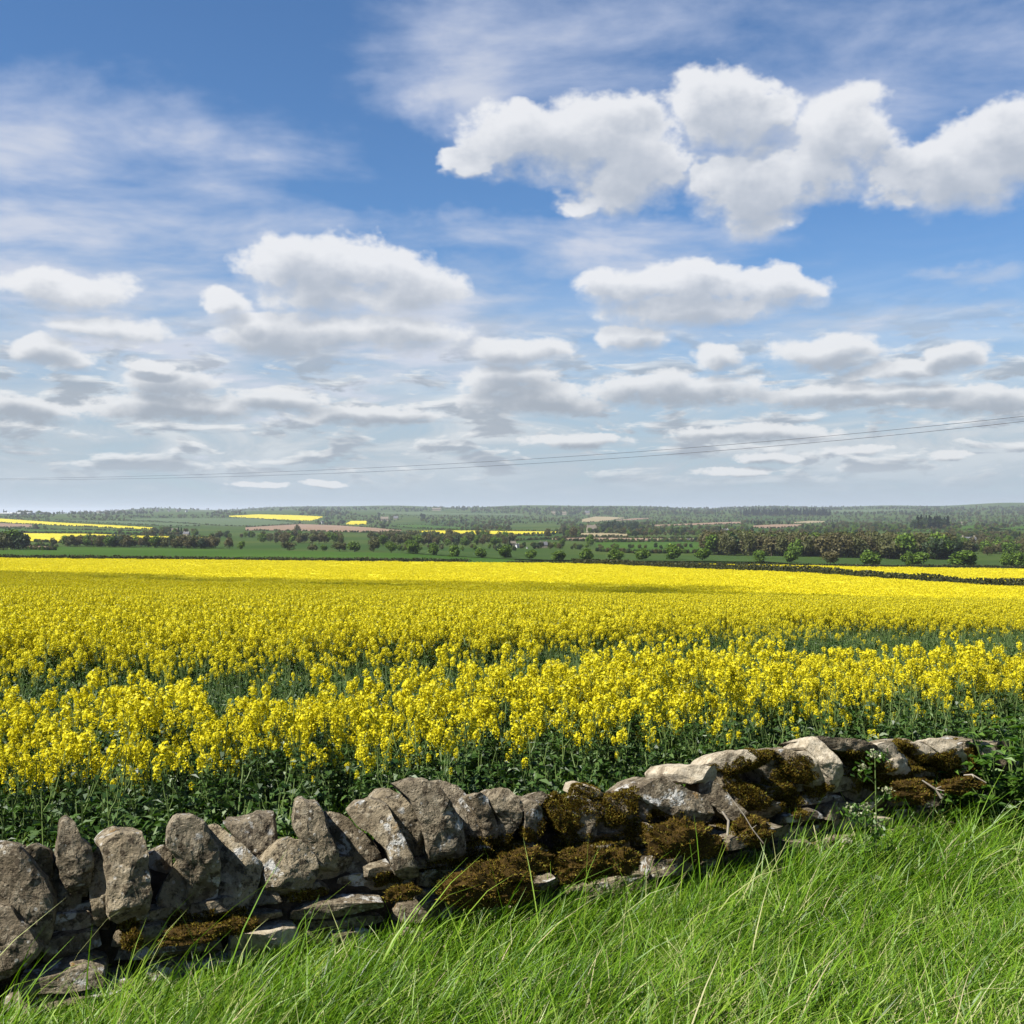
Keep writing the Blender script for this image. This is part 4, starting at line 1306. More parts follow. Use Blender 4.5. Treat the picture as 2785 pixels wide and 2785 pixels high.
FIELDS = [   # name, label, material, upper and lower edge against photo x
    ("rapeseed_field", "narrow sloping yellow rapeseed field under the far white sheds", M_FY, k1((-300, 180, 208), (0, 195, 226), (500, 228, 250), (900, 248, 268), (1150, 262, 278))),
    ("ploughed_field", "brown strip of tilled ground under the narrow sloping yellow field", M_FB, k1((-300, 216, 258), (0, 230, 262), (240, 240, 260))),
    ("pasture", "green field between two yellow rapeseed fields in the valley", M_FG, k1((-300, 268, 295), (0, 272, 298), (600, 282, 304), (1080, 292, 312))),
    ("rapeseed_field", "broad yellow rapeseed field behind the lone round-crowned tree", M_FY, k1((-300, 304, 330), (0, 305, 345), (290, 307, 372), (500, 309, 378), (700, 311, 350), (895, 320, 326))),
    ("rapeseed_field", "long thin yellow rapeseed field above the brown tree line", M_FY, k1((850, 350, 358), (1000, 324, 360), (1300, 330, 360), (1580, 341, 356))),
    ("crop_field", "grey green crop field above the narrow sloping yellow field", M_FO, k1((420, 206, 212), (900, 212, 234), (1300, 228, 252), (1500, 240, 250))),
    ("crop_field", "large grey green field rising under the far wooded ridge", M_FO, k1((940, 194, 204), (1400, 192, 228), (1640, 192, 248), (1932, 196, 254)) + k2((130, 210, 242), (330, 232, 236))),
    ("rapeseed_field", "high yellow rapeseed field close under the wooded ridge", M_FY, k1((1720, 174, 182), (1932, 163, 194)) + k2((240, 168, 206), (400, 174, 214), (490, 180, 188))),
    ("ploughed_field", "pinkish brown tilled field in the middle of the valley", M_FB, k2((-90, 262, 285), (160, 246, 285), (330, 236, 288), (600, 246, 296), (870, 264, 300), (1080, 284, 290))),
    ("rapeseed_field", "tiny yellow rapeseed field among village trees", M_FY, k2((668, 230, 240), (700, 213, 241), (820, 212, 240))),
    ("crop_field", "green field below the village trees at the valley middle", M_FG, k2((1000, 248, 254), (1200, 240, 268), (1500, 258, 276), (1640, 272, 278))),
    ("rapeseed_field", "long level yellow rapeseed strip beside the tall brown trees", M_FY, k2((1120, 292, 300), (1280, 286, 300), (1500, 285, 318), (1932, 290, 322)) + k3((180, 292, 310), (340, 293, 304))),
    ("crop_field", "green slope above the level yellow rapeseed strip", M_FD, k2((1500, 325, 352), (1932, 328, 360)) + k3((280, 330, 350))),
    ("stubble_field", "pale tan field on the far side of the valley", M_FT, k3((505, 200, 222), (600, 180, 220), (700, 181, 212), (820, 188, 192))),
    ("ploughed_field", "thin tan strip beside the pale tan field", M_FB, k3((760, 206, 212), (900, 192, 206), (1030, 190, 194))),
    ("ploughed_field", "long brown tilled strip below the dark conifer wood", M_FB, k3((1050, 242, 252), (1250, 236, 246), (1450, 226, 242), (1700, 218, 234))),
    ("ploughed_field", "level orange brown tilled strip behind the stone cottages", M_FB, k3((280, 346, 356), (500, 340, 364), (960, 344, 364), (1020, 347, 360))),
    ("stubble_field", "pale track field leading to the small white shed", M_FT, k3((1020, 346, 362), (1280, 347, 362), (1500, 348, 358))),
    ("crop_field", "deep green wheat field before the large olive wood", M_FG, k3((610, 376, 440), (900, 374, 455), (1250, 372, 455), (1440, 376, 455))),
    ("stubble_field", "small olive field by the stone farmhouse", M_FT, k3((490, 306, 330), (650, 304, 332), (850, 312, 330))),
    ("ploughed_field", "pale brown strip under the conifer plantation", M_FT, k4((200, 222, 230), (320, 212, 232), (440, 214, 222))),
    ("ploughed_field", "reddish tilled strip beside the large olive wood", M_FB, k4((-100, 248, 266), (80, 238, 268), (260, 238, 252))),
    ("crop_field", "green gap field beside the dark spruce block", M_FG, k4((1090, 278, 292), (1350, 280, 290))),
    ("crop_field", "small green field between hedges near the white house", M_FG, k4((1470, 252, 282), (1560, 244, 278))),
    ("crop_field", "green field at the foot of the far blue ridge", M_FG, k4((1720, 272, 284), (1932, 252, 278), (2200, 246, 276))),
    ("pasture", "pale green pasture on the far blue ridge", M_FO, k4((400, 134, 146), (700, 128, 150), (1000, 122, 140), (1150, 126, 132))),
    ("crop_field", "green fields below the central skyline woods", M_FO, k2((900, 146, 160), (1200, 144, 170), (1500, 152, 168), (1932, 160, 172)) + k3((60, 160, 176))),
    ("ploughed_field", "brown patch at the edge of the near meadow", M_FB, k1((195, 405, 420), (300, 404, 436), (430, 415, 438))),
    ("meadow", "smooth green wheat meadow directly beyond the rapeseed field", M_FG, k1((-400, 452, 505), (0, 440, 500), (420, 412, 502), (1000, 420, 508), (1932, 436, 520)) + k2((600, 448, 526), (1100, 462, 532), (1500, 488, 536), (1932, 510, 538))),
    ("meadow", "green meadow strip behind the row of round trees", M_FD, k2((1100, 430, 458), (1500, 445, 484), (1932, 470, 506)) + k3((300, 468, 512), (700, 474, 518), (1300, 482, 520), (1932, 482, 528)) + k4((400, 482, 555), (1000, 510, 580), (1900, 512, 584), (2300, 514, 584))),
]
def field_poly(rows, nrow=6, ncol=46):
    rows = sorted(rows)
    xs = np.array([r[0] for r in rows])
    q = np.linspace(xs[0], xs[-1], ncol)
    return q, np.interp(q, xs, [r[1] for r in rows]), np.interp(q, xs, [r[2] for r in rows])
for (nm, lb, mat, rows) in FIELDS:
    q, a, b = field_poly(rows)
    k = np.linspace(0, 1, 6)
    px = np.repeat(q[None], 6, 0); py = b[None] + (a - b)[None] * k[:, None]
    P = hit(px.ravel(), py.ravel(), 436.0).reshape(6, len(q), 3)
    P[..., 2] += .5
    na = len(q)
    good = np.isfinite(P).all(-1)
    F = [(i * na + j, i * na + j + 1, (i + 1) * na + j + 1, (i + 1) * na + j) for i in range(5) for j in range(na - 1)
         if good[i, j] and good[i, j + 1] and good[i + 1, j] and good[i + 1, j + 1]]
    if not F:
        continue
    P = np.nan_to_num(P)
    mb = MB(); mb.add(P.reshape(-1, 3), F)
    tag(link(nm, mb.mesh(nm, [mat], True)), lb, "field", kind="structure")

# ------------------------------------------------------------------ woods, hedgerows and single trees of the valley
kinds_list = ["olive", "brown", "dark", "green", "conifer"]
SC_MESH, SC_KIND = [], {}
for kd in kinds_list:
    SC_KIND[kd] = []
    for cr, tr in TREES[kd][:3]:
        SC_KIND[kd].append(len(SC_MESH)); SC_MESH.append(merged(cr, tr))

def in_fields(px, py, pad=1.0):
    hitm = np.zeros(len(px), bool)
    for (_, _, _, rows) in FIELDS:
        q, a, b = field_poly(rows)
        ya = np.interp(px, q, a, left=9e9, right=9e9); yb = np.interp(px, q, b, left=-9e9, right=-9e9)
        hitm |= (py > ya + pad) & (py < yb + pad * 2.2)
    return hitm

def place(px, py, hmin, hmax, weights, lens=1.0):
    """trees standing at photo points"""
    P = hit(px, py, 445.0)
    ok = np.isfinite(P).all(1)
    P = P[ok]
    k = len(P)
    ki = rng.choice(len(kinds_list), k, p=np.array(weights) / np.sum(weights))
    idx = np.array([SC_KIND[kinds_list[j]][rng.integers(len(SC_KIND[kinds_list[j]]))] for j in ki]) if k else np.zeros(0)
    H = rng.uniform(hmin, hmax, k) / 9.2
    scl = np.stack([H * rng.uniform(.85, 1.25, k), H * rng.uniform(.85, 1.25, k), H], 1)
    rot = np.stack([np.zeros(k), np.zeros(k), rng.uniform(0, 6.28, k)], 1)
    P[:, 2] -= .3
    return P, rot, scl, idx

def wood(name, label, sets):
    A = [place(*s) for s in sets]
    A = [np.concatenate([a[i] for a in A]) for i in range(4)]
    o = scatter(name, A[0], A[1], A[2], A[3].astype(int), SC_MESH)
    tag(o, label, "wood", kind="stuff")

def band(x0, x1, y0, y1, n):
    return rng.uniform(x0, x1, n), rng.uniform(y0, y1, n)
# scattered cover over the whole valley, denser in noisy belts, off the fields
n = 15000
px = rng.uniform(-150, 2935, n); py = 1380 + (rng.random(n)) * 118
kp = ~in_fields(px, py, .6) & (vnoise(px, py * 6, 120, 9) > .42 - .34 * sstep(1200, 2000, px)) & (py < np.interp(px, [0, 500, 700, 1400, 1900, 2500, 2785], [1444, 1470, 1462, 1462, 1458, 1450, 1490]))
for up_ in (5, 10, 15):
    kp &= ~in_fields(px, py - up_ * sstep(1385, 1470, py), .6) | (rng.random(n) < .12)
far = py < 1402
wood("distant_woodland", "hazy patchwork of hedgerow trees and small woods across the valley",
     [(px[kp & ~far], py[kp & ~far], 4, 9, (3, 2, 2.2, 2.4, .35)), (px[kp & far], py[kp & far], 8, 14, (2, 1, 3, 1.5, .7))])
wood("skyline_woodland", "dark tree line along the skyline ridge",
     [(*band(-150, 420, 1390, 1400, 170), 9, 16, (1, 1, 4, 1, .5)), (*band(350, 2000, 1381, 1390, 520), 8, 15, (1, 1, 4, 1, .5)), (*band(1900, 2935, 1379, 1388, 330), 8, 15, (1, 1, 4, 1, .4))])
x = np.concatenate([rng.uniform(1915, 2590, 430)])
yb = np.interp(x, [1910, 2000, 2300, 2590], [1508, 1513, 1520, 1523])
wood("olive_woodland", "large olive brown wood standing behind the row of round trees",
     [(x, yb - rng.uniform(0, 20, 430), 11, 15, (6, 1.6, .25, 1.0, 0)), (*band(2540, 2590, 1518, 1523, 14), 11, 14, (.2, .2, 3, .5, 0))])
wood("conifer_wood", "dark blue green conifer plantation on the far rise", [(*band(2015, 2260, 1399, 1405, 150), 15, 22, (0, 0, .6, 0, 4))])
wood("spruce_block", "dark spruce block beside the white farmhouse", [(*band(2490, 2580, 1432, 1440, 60), 12, 18, (0, 0, 2, 0, 2)), (*band(1640, 1735, 1434, 1441, 46), 10, 14, (0, 0, 3, 0, 1))])
x = rng.uniform(180, 580, 120)
wood("field_edge_trees", "belt of brown and olive trees behind the near meadow",
     [(x, np.interp(x, [180, 580], [1487, 1493]) - rng.uniform(0, 5, 120), 6, 9.5, (4, 4, 1, 1.2, 0)),
      (*band(-60, 66, 1488, 1497, 34), 9, 14, (.3, .2, 4, .8, .3)),
      (*band(700, 930, 1462, 1480, 60), 6, 10, (3, 3, 1, 2, 0)),
      (*band(1000, 1400, 1462, 1486, 130), 6, 10, (4, 3, 1, 2, 0)),
      (*band(2600, 2935, 1490, 1512, 80), 6, 10, (3, 3, .5, 2, 0)),
      (*band(1385, 1520, 1488, 1494, 16), 4, 6, (2, 1, 2, 2, 0)), (*band(1500, 1900, 1490, 1496, 26), 3, 5, (2, 1, 2, 1, 0)), (*band(930, 1400, 1490, 1500, 30), 3, 5, (2, 1, 2, 2, 0))])
# hedgerows along field edges
hx, hy = [], []
for (_, _, _, rows) in FIELDS[:-2]:
    q, a, b = field_poly(rows)
    for e in (a, b):
        m = int((q[-1] - q[0]) / 2.4)
        xx = rng.uniform(q[0], q[-1], m)
        hx.append(xx); hy.append(np.interp(xx, q, e) + rng.normal(0, .25, m))
hx, hy = np.concatenate(hx), np.concatenate(hy)
wood("hedgerows", "dark hedgerows bounding the distant fields", [(hx, hy, 1.6, 3.6, (2, 1.5, 3, 1.5, 0))])

# single trees that stand out in the valley: photo x, foot y, top y, kind, label
SINGLE = [
    (146, 1487, 1459, "olive", "lone round-crowned grey tree in front of the broad yellow field"),
    (152 / 2.76 + 0, 1497, 1449, "dark", "tall dark tree at the corner of the near meadow"),
    (700 + 300 / 2.76, 1448, 1425, "brown", "rounded bare brown tree on the edge of the pinkish brown field"),
    (700 + 1440 / 2.76, 1467, 1434, "brown", "tall bare brown tree by the level yellow strip"),
    (1400 + 250 / 2.76, 1463, 1434, "brown", "bare brown tree crossing the end of the level yellow strip"),
    (1400 + 440 / 2.76, 1464, 1430, "brown", "broad bare brown tree beside the small olive field"),
    (1400 + 570 / 2.76, 1486, 1452, "green", "light green tree above the cottages"),
    (1400 + 360 / 2.76, 1486, 1462, "green", "bushy green tree between cottage and tilled strip"),
    (700 + 1895 / 2.76, 1483, 1462, "conifer", "small dark pointed conifer by the cottages"),
    (1400 + 1355 / 2.76, 1472, 1459, "dark", "small dark tree beside the white shed"),
    (700 + 1240 / 2.76, 1412, 1394, "dark", "dark round clump on the green slope under the skyline"),
    (700 + 1530 / 2.76, 1424, 1405, "conifer", "pointed dark conifer among village trees"),
    (700 + 640 / 2.76, 1427, 1413, "dark", "dark tree beside the tiny yellow field"),
    (1340 / 2.76, 1457, 1433, "conifer", "dark pointed cypress of a pair by the tan farmhouse"),
    (1360 / 2.76, 1457, 1434, "conifer", "dark pointed cypress of a pair by the tan farmhouse"),
    (1620 / 2.76, 1492, 1455, "brown", "big rounded brown tree at the end of the tree belt"),
    (1720 / 2.76, 1494, 1457, "brown", "second big brown tree next to the tree belt's end"),
    (1810 / 2.76, 1496, 1470, "green", "pale green blossoming tree beside the big brown trees"),
    (2085 + 1260 / 2.76, 1518, 1460, "green", "green leafed tree rising out of the olive wood's end"),
    (2085 + 1330 / 2.76, 1522, 1485, "dark", "dark evergreen at the end of the olive wood"),
]
for i, (x, b, t, kd, lb) in enumerate(SINGLE):
    P = hit([x], [b], 450.0)[0]
    H = (b - t) / FPX * P[1]
    put_tree("valley_tree", kd, P[0], P[1], H, None, lb, "single trees of the valley", i)

# ------------------------------------------------------------------ houses of the valley
M_WSTONE = simple("honey_stone", (.42, .36, .26), (.52, .45, .33), 2)
M_WHITE = simple("white_render", (.74, .74, .72), (.82, .82, .80), 1)
M_SLATE = simple("slate_roof", (.13, .135, .15), (.20, .20, .22), 1.5)
M_TILE = simple("stone_tile_roof", (.20, .17, .13), (.28, .24, .19), 1.5)
M_STEEL = simple("white_steel", (.80, .82, .84), (.86, .87, .88), 1)
M_GLASS = simple("window_glass", (.03, .035, .04), (.06, .065, .07), 1, rough=.15, spec=.5)
def house(px, py, wpx, wallm, roofm, label, name="cottage", hw=.42, roof=.40, depth=None, rot=0.0, windows=True, chimney=True):
    P = hit([px], [py], 450.0)[0]
    if not np.isfinite(P[1]):
        return
    L = wpx / FPX * P[1]
    hl = L / 2
    hd = (depth or min(L * .55, 9.0)) / 2
    wh, rh = L * hw, L * roof
    root = link(name, None, None, tuple(P))
    root.rotation_euler = (0, 0, rot)
    tag(root, label, "house" if name != "warehouse" else "warehouse", "houses scattered in the valley" if name == "cottage" else None)
    w = MB()
    B = [(-hl, -hd, -1), (hl, -hd, -1), (hl, hd, -1), (-hl, hd, -1)]
    T = [(x, y, wh) for x, y, _ in B]
    G = [(-hl, 0, wh + rh), (hl, 0, wh + rh)]
    w.add(B + T + G, [(0, 1, 5, 4), (1, 2, 6, 5), (2, 3, 7, 6), (3, 0, 4, 7)])
    w.add(B + T + G, [(4, 7, 8), (5, 9, 6)])
    link("wall", w.mesh("wall", [wallm]), root)
    e, th = .05 * L, .03 * L
    r = MB()
    for s in (-1, 1):
        lo = (wh - e * rh / hd * .6)
        q = [(-hl - e, s * (hd + e * .6), lo), (hl + e, s * (hd + e * .6), lo), (hl + e, 0, wh + rh), (-hl - e, 0, wh + rh)]
        r.add(q + [(x, y, z + th) for x, y, z in q], [(0, 1, 2, 3), (4, 5, 6, 7), (0, 1, 5, 4), (1, 2, 6, 5), (3, 0, 4, 7)])
    ro = link("roof", r.mesh("roof", [roofm]), root)
    if chimney:
        for sx in (-.42, .42):
            c = MB()
            a = .045 * L
            v = [(sx * L + i * a, j * a, z) for z in (wh + rh * .6, wh + rh + .13 * L) for i, j in ((-1, -1), (1, -1), (1, 1), (-1, 1))]
            c.add(v, [(0, 1, 5, 4), (1, 2, 6, 5), (2, 3, 7, 6), (3, 0, 4, 7), (4, 5, 6, 7)])
            link("chimney", c.mesh("chimney", [wallm]), ro)
    if windows:
        for lv in ((.25, .25), (.66, .2)):
            for sx in (-.3, 0, .3):
                wv = MB()
                a, b = .055 * L, wh * .11
                z = wh * lv[0] + .02
                v = [(sx * L - a, -hd - .03, z - b), (sx * L + a, -hd - .03, z - b), (sx * L + a, -hd - .03, z + b), (sx * L - a, -hd - .03, z + b)]
                v += [(x_, y_ + .15, z_) for x_, y_, z_ in v]
                wv.add(v, [(0, 1, 2, 3), (0, 1, 5, 4), (1, 2, 6, 5), (2, 3, 7, 6), (3, 0, 4, 7)])
                link("window", wv.mesh("window", [M_GLASS]), root)
house(1400 + 215 / 2.76, 1340 + 414 / 2.76, 20, M_WSTONE, M_SLATE, "grey roofed stone cottage below the bushy green tree", rot=.2)
house(1400 + 180 / 2.76, 1340 + 416 / 2.76, 12, M_WSTONE, M_SLATE, "small grey roofed outbuilding beside the grey roofed cottage", rot=-.5)
house(1400 + 20 / 2.76, 1340 + 414 / 2.76, 13, M_WHITE, M_SLATE, "white gabled cottage with slate roof by the pointed conifer", rot=.9)
house(1400 + 92 / 2.76, 1340 + 420 / 2.76, 6, M_WHITE, M_TILE, "small white gable end between two cottages", rot=1.3)
house(700 + 1920 / 2.76, 1340 + 396 / 2.76, 14, M_WSTONE, M_TILE, "brown roofed cottage half hidden behind a round tree", rot=.3)
house(1400 + 575 / 2.76, 1340 + 298 / 2.76, 24, M_WSTONE, M_TILE, "pale stone farmhouse alone above the small olive field", rot=.2)
house(1400 + 1302 / 2.76, 1340 + 362 / 2.76, 8, M_WHITE, M_SLATE, "small bright white shed at the end of the pale track", rot=.7, chimney=False)
house(1400 + 1578 / 2.76, 1340 + 292 / 2.76, 17, M_WHITE, M_SLATE, "long white farm building above the olive wood", hw=.28, roof=.14)
house(1400 + 1535 / 2.76, 1340 + 284 / 2.76, 6, M_WHITE, M_SLATE, "tiny white shed next to the long white farm building", chimney=False)
house(1400 + 805 / 2.76, 1340 + 294 / 2.76, 18, M_WSTONE, M_TILE, "stone barn below the dark wood", hw=.25, roof=.2, chimney=False)
house(2085 + 1376 / 2.76, 1340 + 250 / 2.76, 13, M_WHITE, M_SLATE, "white farmhouse at the edge of the spruce block", hw=.3, roof=.2)
house(2085 + 1515 / 2.76, 1340 + 378 / 2.76, 36, M_WSTONE, M_SLATE, "long slate roofed house beyond the end of the olive wood", hw=.22, roof=.22, rot=-.1)
house(2085 + 1450 / 2.76, 1340 + 372 / 2.76, 14, M_WSTONE, M_SLATE, "small slate roofed annexe beside the long slate roofed house", hw=.3, roof=.2)
house(2085 + 1470 / 2.76, 1340 + 240 / 2.76, 9, M_WSTONE, M_TILE, "stone house on the wooded slope by the spruce block")
house(700 + 485 / 2.76, 1340 + 234 / 2.76, 10, M_WHITE, M_SLATE, "white gabled house at the end of the high yellow field", rot=1.2)
house(700 + 955 / 2.76, 1340 + 212 / 2.76, 20, M_WSTONE, M_TILE, "village house among dark trees over the tiny yellow field", hw=.3, roof=.25)
house(700 + 1040 / 2.76, 1340 + 200 / 2.76, 12, M_WSTONE, M_SLATE, "pale village house among dark trees", hw=.3)
house(1310 / 2.76, 1340 + 302 / 2.76, 15, M_WSTONE, M_TILE, "tan farmhouse by the two cypresses", rot=.3)
house(1400 / 2.76, 1340 + 322 / 2.76, 17, M_WSTONE, M_SLATE, "grey farm building beside the tan farmhouse", rot=-.3, hw=.3, roof=.3)
house(700 + 1345 / 2.76, 1340 + 136 / 2.76, 22, M_WSTONE, M_TILE, "pale hilltop farm on the central skyline", hw=.2, roof=.12, windows=False)
house(1400 + 372 / 2.76, 1340 + 168 / 2.76, 11, M_WSTONE, M_TILE, "stone house on the far slope beside the pale tan field", windows=False)
house(1400 + 545 / 2.76, 1340 + 164 / 2.76, 12, M_WSTONE, M_SLATE, "far stone house above the pale tan field", windows=False)
house(1400 + 290 / 2.76, 1340 + 164 / 2.76, 10, M_WSTONE, M_TILE, "far cottage on the hillside under the skyline trees", windows=False)
for i, (x, y, w) in enumerate(((735, 147, 12), (880, 143, 14), (940, 150, 9), (1045, 140, 11), (1180, 138, 12), (1270, 136, 9), (1335, 138, 12), (1400, 140, 10))):
    house(x / 2.76, 1340 + y / 2.76 + 2, w / 1.6, M_WHITE if i % 2 else M_WSTONE, M_SLATE, "pale house of the hilltop town on the far ridge", windows=False, hw=.5, rot=.1 * i, chimney=False)
house(50, 1400, 68, M_STEEL, M_STEEL, "long bright white warehouse on the far ridge", "warehouse", .045, .015, 60, 0, False, False)

# ------------------------------------------------------------------ overhead wires
M_WIRE = simple("dull_wire", (.03, .03, .035), (.05, .05, .055), 1)
def wire(ys, label):
    pts = []
    for t in np.linspace(-.12, 1.35, 90):
        X = -65 + t * (21 + 65); Y = 140 + t * (45 - 140)
        px = HALF + X / Y * FPX
        co = np.polyfit([0, 1385, 2785], ys, 2)
        pyy = np.polyval(co, px)
        pts.append((X, Y, CAM_H - (pyy - HALF) / FPX * Y))
    mb = MB()
    mb.tube(pts, [.008] * len(pts), 5)
    tag(link("overhead_wire", mb.mesh("overhead_wire", [M_WIRE], True)), label, "wire", "overhead wires")
wire((1302, 1252, 1132), "upper of two thin dark overhead wires crossing the sky")
wire((1305, 1264.5, 1146), "lower of two thin dark overhead wires crossing the sky")

# ------------------------------------------------------------------ plants by the wall
M_BUSH = leaf_material("bush_leaves", None, None, .35, .45, .35, stops=[(0, (.045, .12, .012)), (.6, (.10, .21, .022)), (1, (.17, .30, .045))], tcol=(1.1, 1.25, .4))
def leafy_bush():
    r = np.random.default_rng(77)
    cx, cy = to_wall(2800, 2110, -.12)
    c0 = WA3 + WT3 * cx + WN3 * .12
    root = link("elder_bush", None, None, tuple(c0))
    tag(root, "bright green leafy bush overgrowing the end of the stone wall", "bush")
    st, lf = MB(), MB()
    for i in range(90):
        a = r.uniform(0, 6.28); rad = .42 * math.sqrt(r.random())
        top = np.array([math.cos(a) * rad, math.sin(a) * rad, r.uniform(.25, .90) * (1 - .45 * rad / .42)])
        base = top * np.array([.25, .25, 0])
        mid = (base + top) / 2 + r.normal(0, .03, 3)
        st.tube([base, mid, top], [.004, .003, .0015], 4)
        for k in range(9):
            f = r.uniform(.3, 1.0)
            p = base + (top - base) * f + r.normal(0, .015, 3)
            aa = r.uniform(0, 6.28)
            for j in range(5):      # five leaflets
                da = aa + (j - 2) * .55
                dr = unit(np.array([math.cos(da), math.sin(da), r.uniform(-.1, .5)]))
                L = r.uniform(.045, .080); w = L * .18
                sd = unit(np.cross(dr, (0, 0, 1)) + r.normal(0, .2, 3))
                m_ = p + dr * L * .5 + np.array([0, 0, .004]); t_ = p + dr * L + np.array([0, 0, -.012])
                lf.add([p, m_ - sd * w, t_, m_ + sd * w], [(0, 1, 2, 3)])
    link("stems", st.mesh("stems", [M_RSTEM]), root)
    link("leaves", lf.mesh("leaves", [M_BUSH]), root)
leafy_bush()

M_UMBEL = leaf_material("umbel_buds", (.38, .42, .22), (.55, .55, .36), .3)
def umbel_plant(px, py_foot, py_top, proud, seed, label):
    r = np.random.default_rng(seed)
    t0, z0 = to_wall(px, py_foot, -proud)
    _, z1 = to_wall(px, py_top, -proud)
    b = WA3 + WT3 * t0 + WN3 * proud
    b[2] = float(terrain(b[0], b[1]))
    H = z1 - b[2]
    root = link("cow_parsley", None, None, tuple(b))
    tag(root, label, "wild plant")
    st, lf, fl = MB(), MB(), MB()
    top = np.array([r.normal(0, .01) + .01, 0, H])
    st.tube([(0, 0, 0), top * .5 + np.array([.008, 0, 0]), top], [.0045, .0035, .002], 5)
    nodes = [(top, .03)]
    for f, s in ((.5, -1), (.66, 1), (.8, -1)):
        p0 = top * f
        p1 = p0 + np.array([s * .05, r.normal(0, .02), .06 + .02 * r.random()])
        st.tube([p0, (p0 + p1) / 2 + np.array([s * .01, 0, 0]), p1], [.0025, .002, .0014], 4)
        nodes.append((p1, .024))
    for p, rr in nodes:
        k = 40
        c = p + r.normal(0, 1, (k, 3)) * np.array([rr * .5, rr * .5, rr * .3])
        a = rand_dirs(k, r) * .0035; bb = unit(np.cross(a, rand_dirs(k, r))) * .0035
        fl.quads(c, a, bb)
        k = 26
        c = p + r.normal(0, 1, (k, 3)) * np.array([rr, rr, rr * .7]) - np.array([0, 0, .02])
        a = rand_dirs(k, r) * .012; bb = unit(np.cross(a, rand_dirs(k, r))) * .004
        lf.quads(c, a, bb)
    k = 70
    c = np.stack([r.normal(0, .05, k), r.normal(0, .04, k), r.uniform(.05, H * .5, k)], 1)
    a = rand_dirs(k, r) * .02; bb = unit(np.cross(a, rand_dirs(k, r))) * .007
    lf.quads(c, a, bb)
    link("stem", st.mesh("stem", [M_RSTEM], True), root)
    link("leaves", lf.mesh("leaves", [M_BUSH]), root)
    link("flower_buds", fl.mesh("flower_buds", [M_UMBEL]), root)
umbel_plant(2378, 2290, 2050, .22, 5, "tall budding wild parsley stalk standing before the mossy wall")
umbel_plant(2340, 2300, 2195, .26, 6, "short pale budding wild parsley beside the tall stalk")

M_TWIG = simple("dead_twig", (.30, .25, .19), (.48, .43, .35), 40)
def twig(points, rads, label, forks=()):
    root_p = None
    mb = MB()
    P3 = []
    for (px, py, pr) in points:
        t, z = to_wall(px, py, -pr)
        P3.append(WA3 + WT3 * t + WN3 * pr + np.array([0, 0, z]))
    o0 = P3[0].copy()
    mb.tube([p - o0 for p in P3], rads, 5)
    for (i, px, py, pr) in forks:
        t, z = to_wall(px, py, -pr)
        q = WA3 + WT3 * t + WN3 * pr + np.array([0, 0, z])
        mb.tube([P3[i] - o0, q - o0], [rads[i] * .7, rads[i] * .3], 4)
    tag(link("dead_twig", mb.mesh("dead_twig", [M_TWIG], True), None, tuple(o0)), label, "twig")
def g8(x, y): return 1750 + x * .31056, 1980 + y * .31056
def g9(x, y): return 2250 + x * .27692, 1960 + y * .27692
twig([(*g8(690, 730), .05), (*g8(745, 810), .07), (*g8(735, 940), .08)], [.004, .006, .005], "thick bleached twig stuck in the moss of the wall")
twig([(*g8(730, 560), .04), (*g8(880, 760), .08), (*g8(950, 880), .10), (*g8(1050, 1010), .12)], [.0015, .002, .0022, .0025], "long thin dead bramble shoot hanging over the wall",
     ((1, *g8(890, 730), .09), (2, *g8(990, 850), .11)))
twig([(*g9(930, 585), .06), (*g9(1060, 670), .09), (*g9(1120, 760), .10)], [.003, .005, .006], "pale forked dead root lying at the wall foot",
     ((1, *g9(1120, 645), .10), (1, *g9(1150, 690), .12)))
twig([(*g9(1340, 535), .05), (*g9(1420, 530), .07), (*g9(1560, 610), .10)], [.003, .004, .003], "dry stick lying across the wall beside the bush", ((1, *g9(1440, 560), .09),))

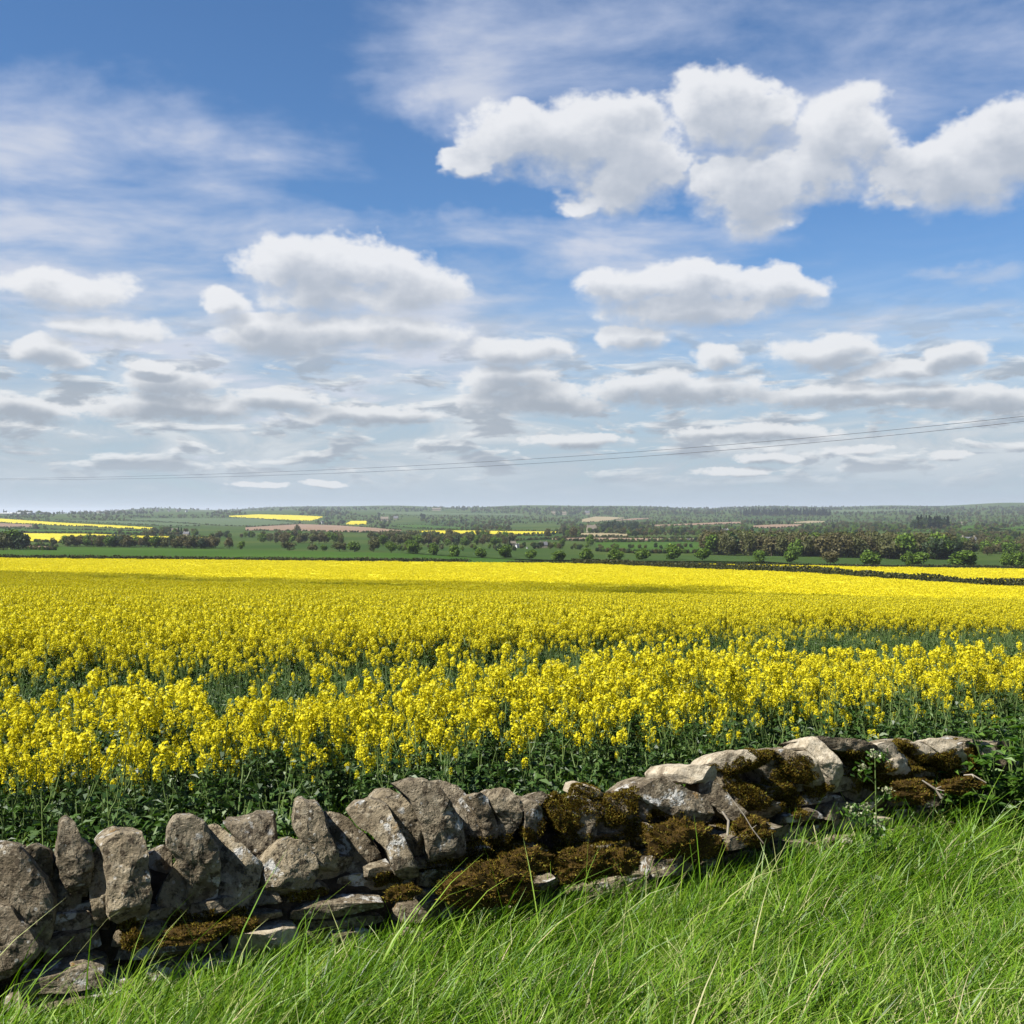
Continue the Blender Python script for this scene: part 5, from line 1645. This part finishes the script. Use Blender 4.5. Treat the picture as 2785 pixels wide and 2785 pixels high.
# ------------------------------------------------------------------ a low thin cloud between the sun and the slope
def cloud_over_field():
    m, n, out = material("thin_cloud")
    d = n.node('ShaderNodeBsdfDiffuse'); d.inputs[0].default_value = (.9, .9, .92, 1)
    t = n.node('ShaderNodeBsdfTransparent')
    mx = n.node('ShaderNodeMixShader'); mx.inputs[0].default_value = .30
    m.node_tree.links.new(t.outputs[0], mx.inputs[1]); m.node_tree.links.new(d.outputs[0], mx.inputs[2])
    m.node_tree.links.new(mx.outputs[0], out.inputs[0])
    alt = 620.0
    target = Vector((-82.0, 168.0, -11.0))
    c = target + Vector(sun_dir) * ((alt - target.z) / sun_dir.z)
    mb = MB()
    nu, nv2 = 64, 20
    V = []
    ca_, sa_ = math.cos(R(-27)), math.sin(R(-27))
    for a in range(nv2 + 1):
        th = math.pi * a / nv2
        for b in range(nu):
            ph = 2 * math.pi * b / nu
            q = Vector((math.sin(th) * math.cos(ph), math.sin(th) * math.sin(ph), math.cos(th)))
            k = 1 + .42 * mnoise.fractal(q * 2.4 + Vector((3, 1, 8)), .9, 2.1, 4)
            x, y, z = 165 * q.x * k, 62 * q.y * k, (26 if q.z > 0 else 9) * q.z * k
            V.append((x * ca_ - y * sa_, x * sa_ + y * ca_, z))
    mb.add(V, [(a * nu + b, a * nu + (b + 1) % nu, (a + 1) * nu + (b + 1) % nu, (a + 1) * nu + b) for a in range(nv2) for b in range(nu)])
    tag(link("cloud", mb.mesh("cloud", [m], True), None, tuple(c)), "thin white cloud whose shadow lies across the rapeseed slope", "cloud", kind="structure")
cloud_over_field()

# ------------------------------------------------------------------ the air of the valley
def haze():
    m, n, out = material("valley_haze")
    v = n.node('ShaderNodeVolumePrincipled')
    v.inputs['Color'].default_value = (.82, .90, 1.0, 1)
    v.inputs['Density'].default_value = 0.000065
    v.inputs['Anisotropy'].default_value = 0.2
    m.node_tree.links.new(v.outputs[0], out.inputs['Volume'])
    S, z0, z1 = 31000.0, -260.0, 95.0
    V = [(x, y, z) for z in (z0, z1) for x, y in ((-S, -S), (S, -S), (S, S), (-S, S))]
    mb = MB()
    mb.add(V, [(3, 2, 1, 0), (4, 5, 6, 7), (0, 1, 5, 4), (1, 2, 6, 5), (2, 3, 7, 6), (3, 0, 4, 7)])
    tag(link("haze", mb.mesh("haze", [m])), "thin blue haze filling the valley air", "haze", kind="stuff")
haze()
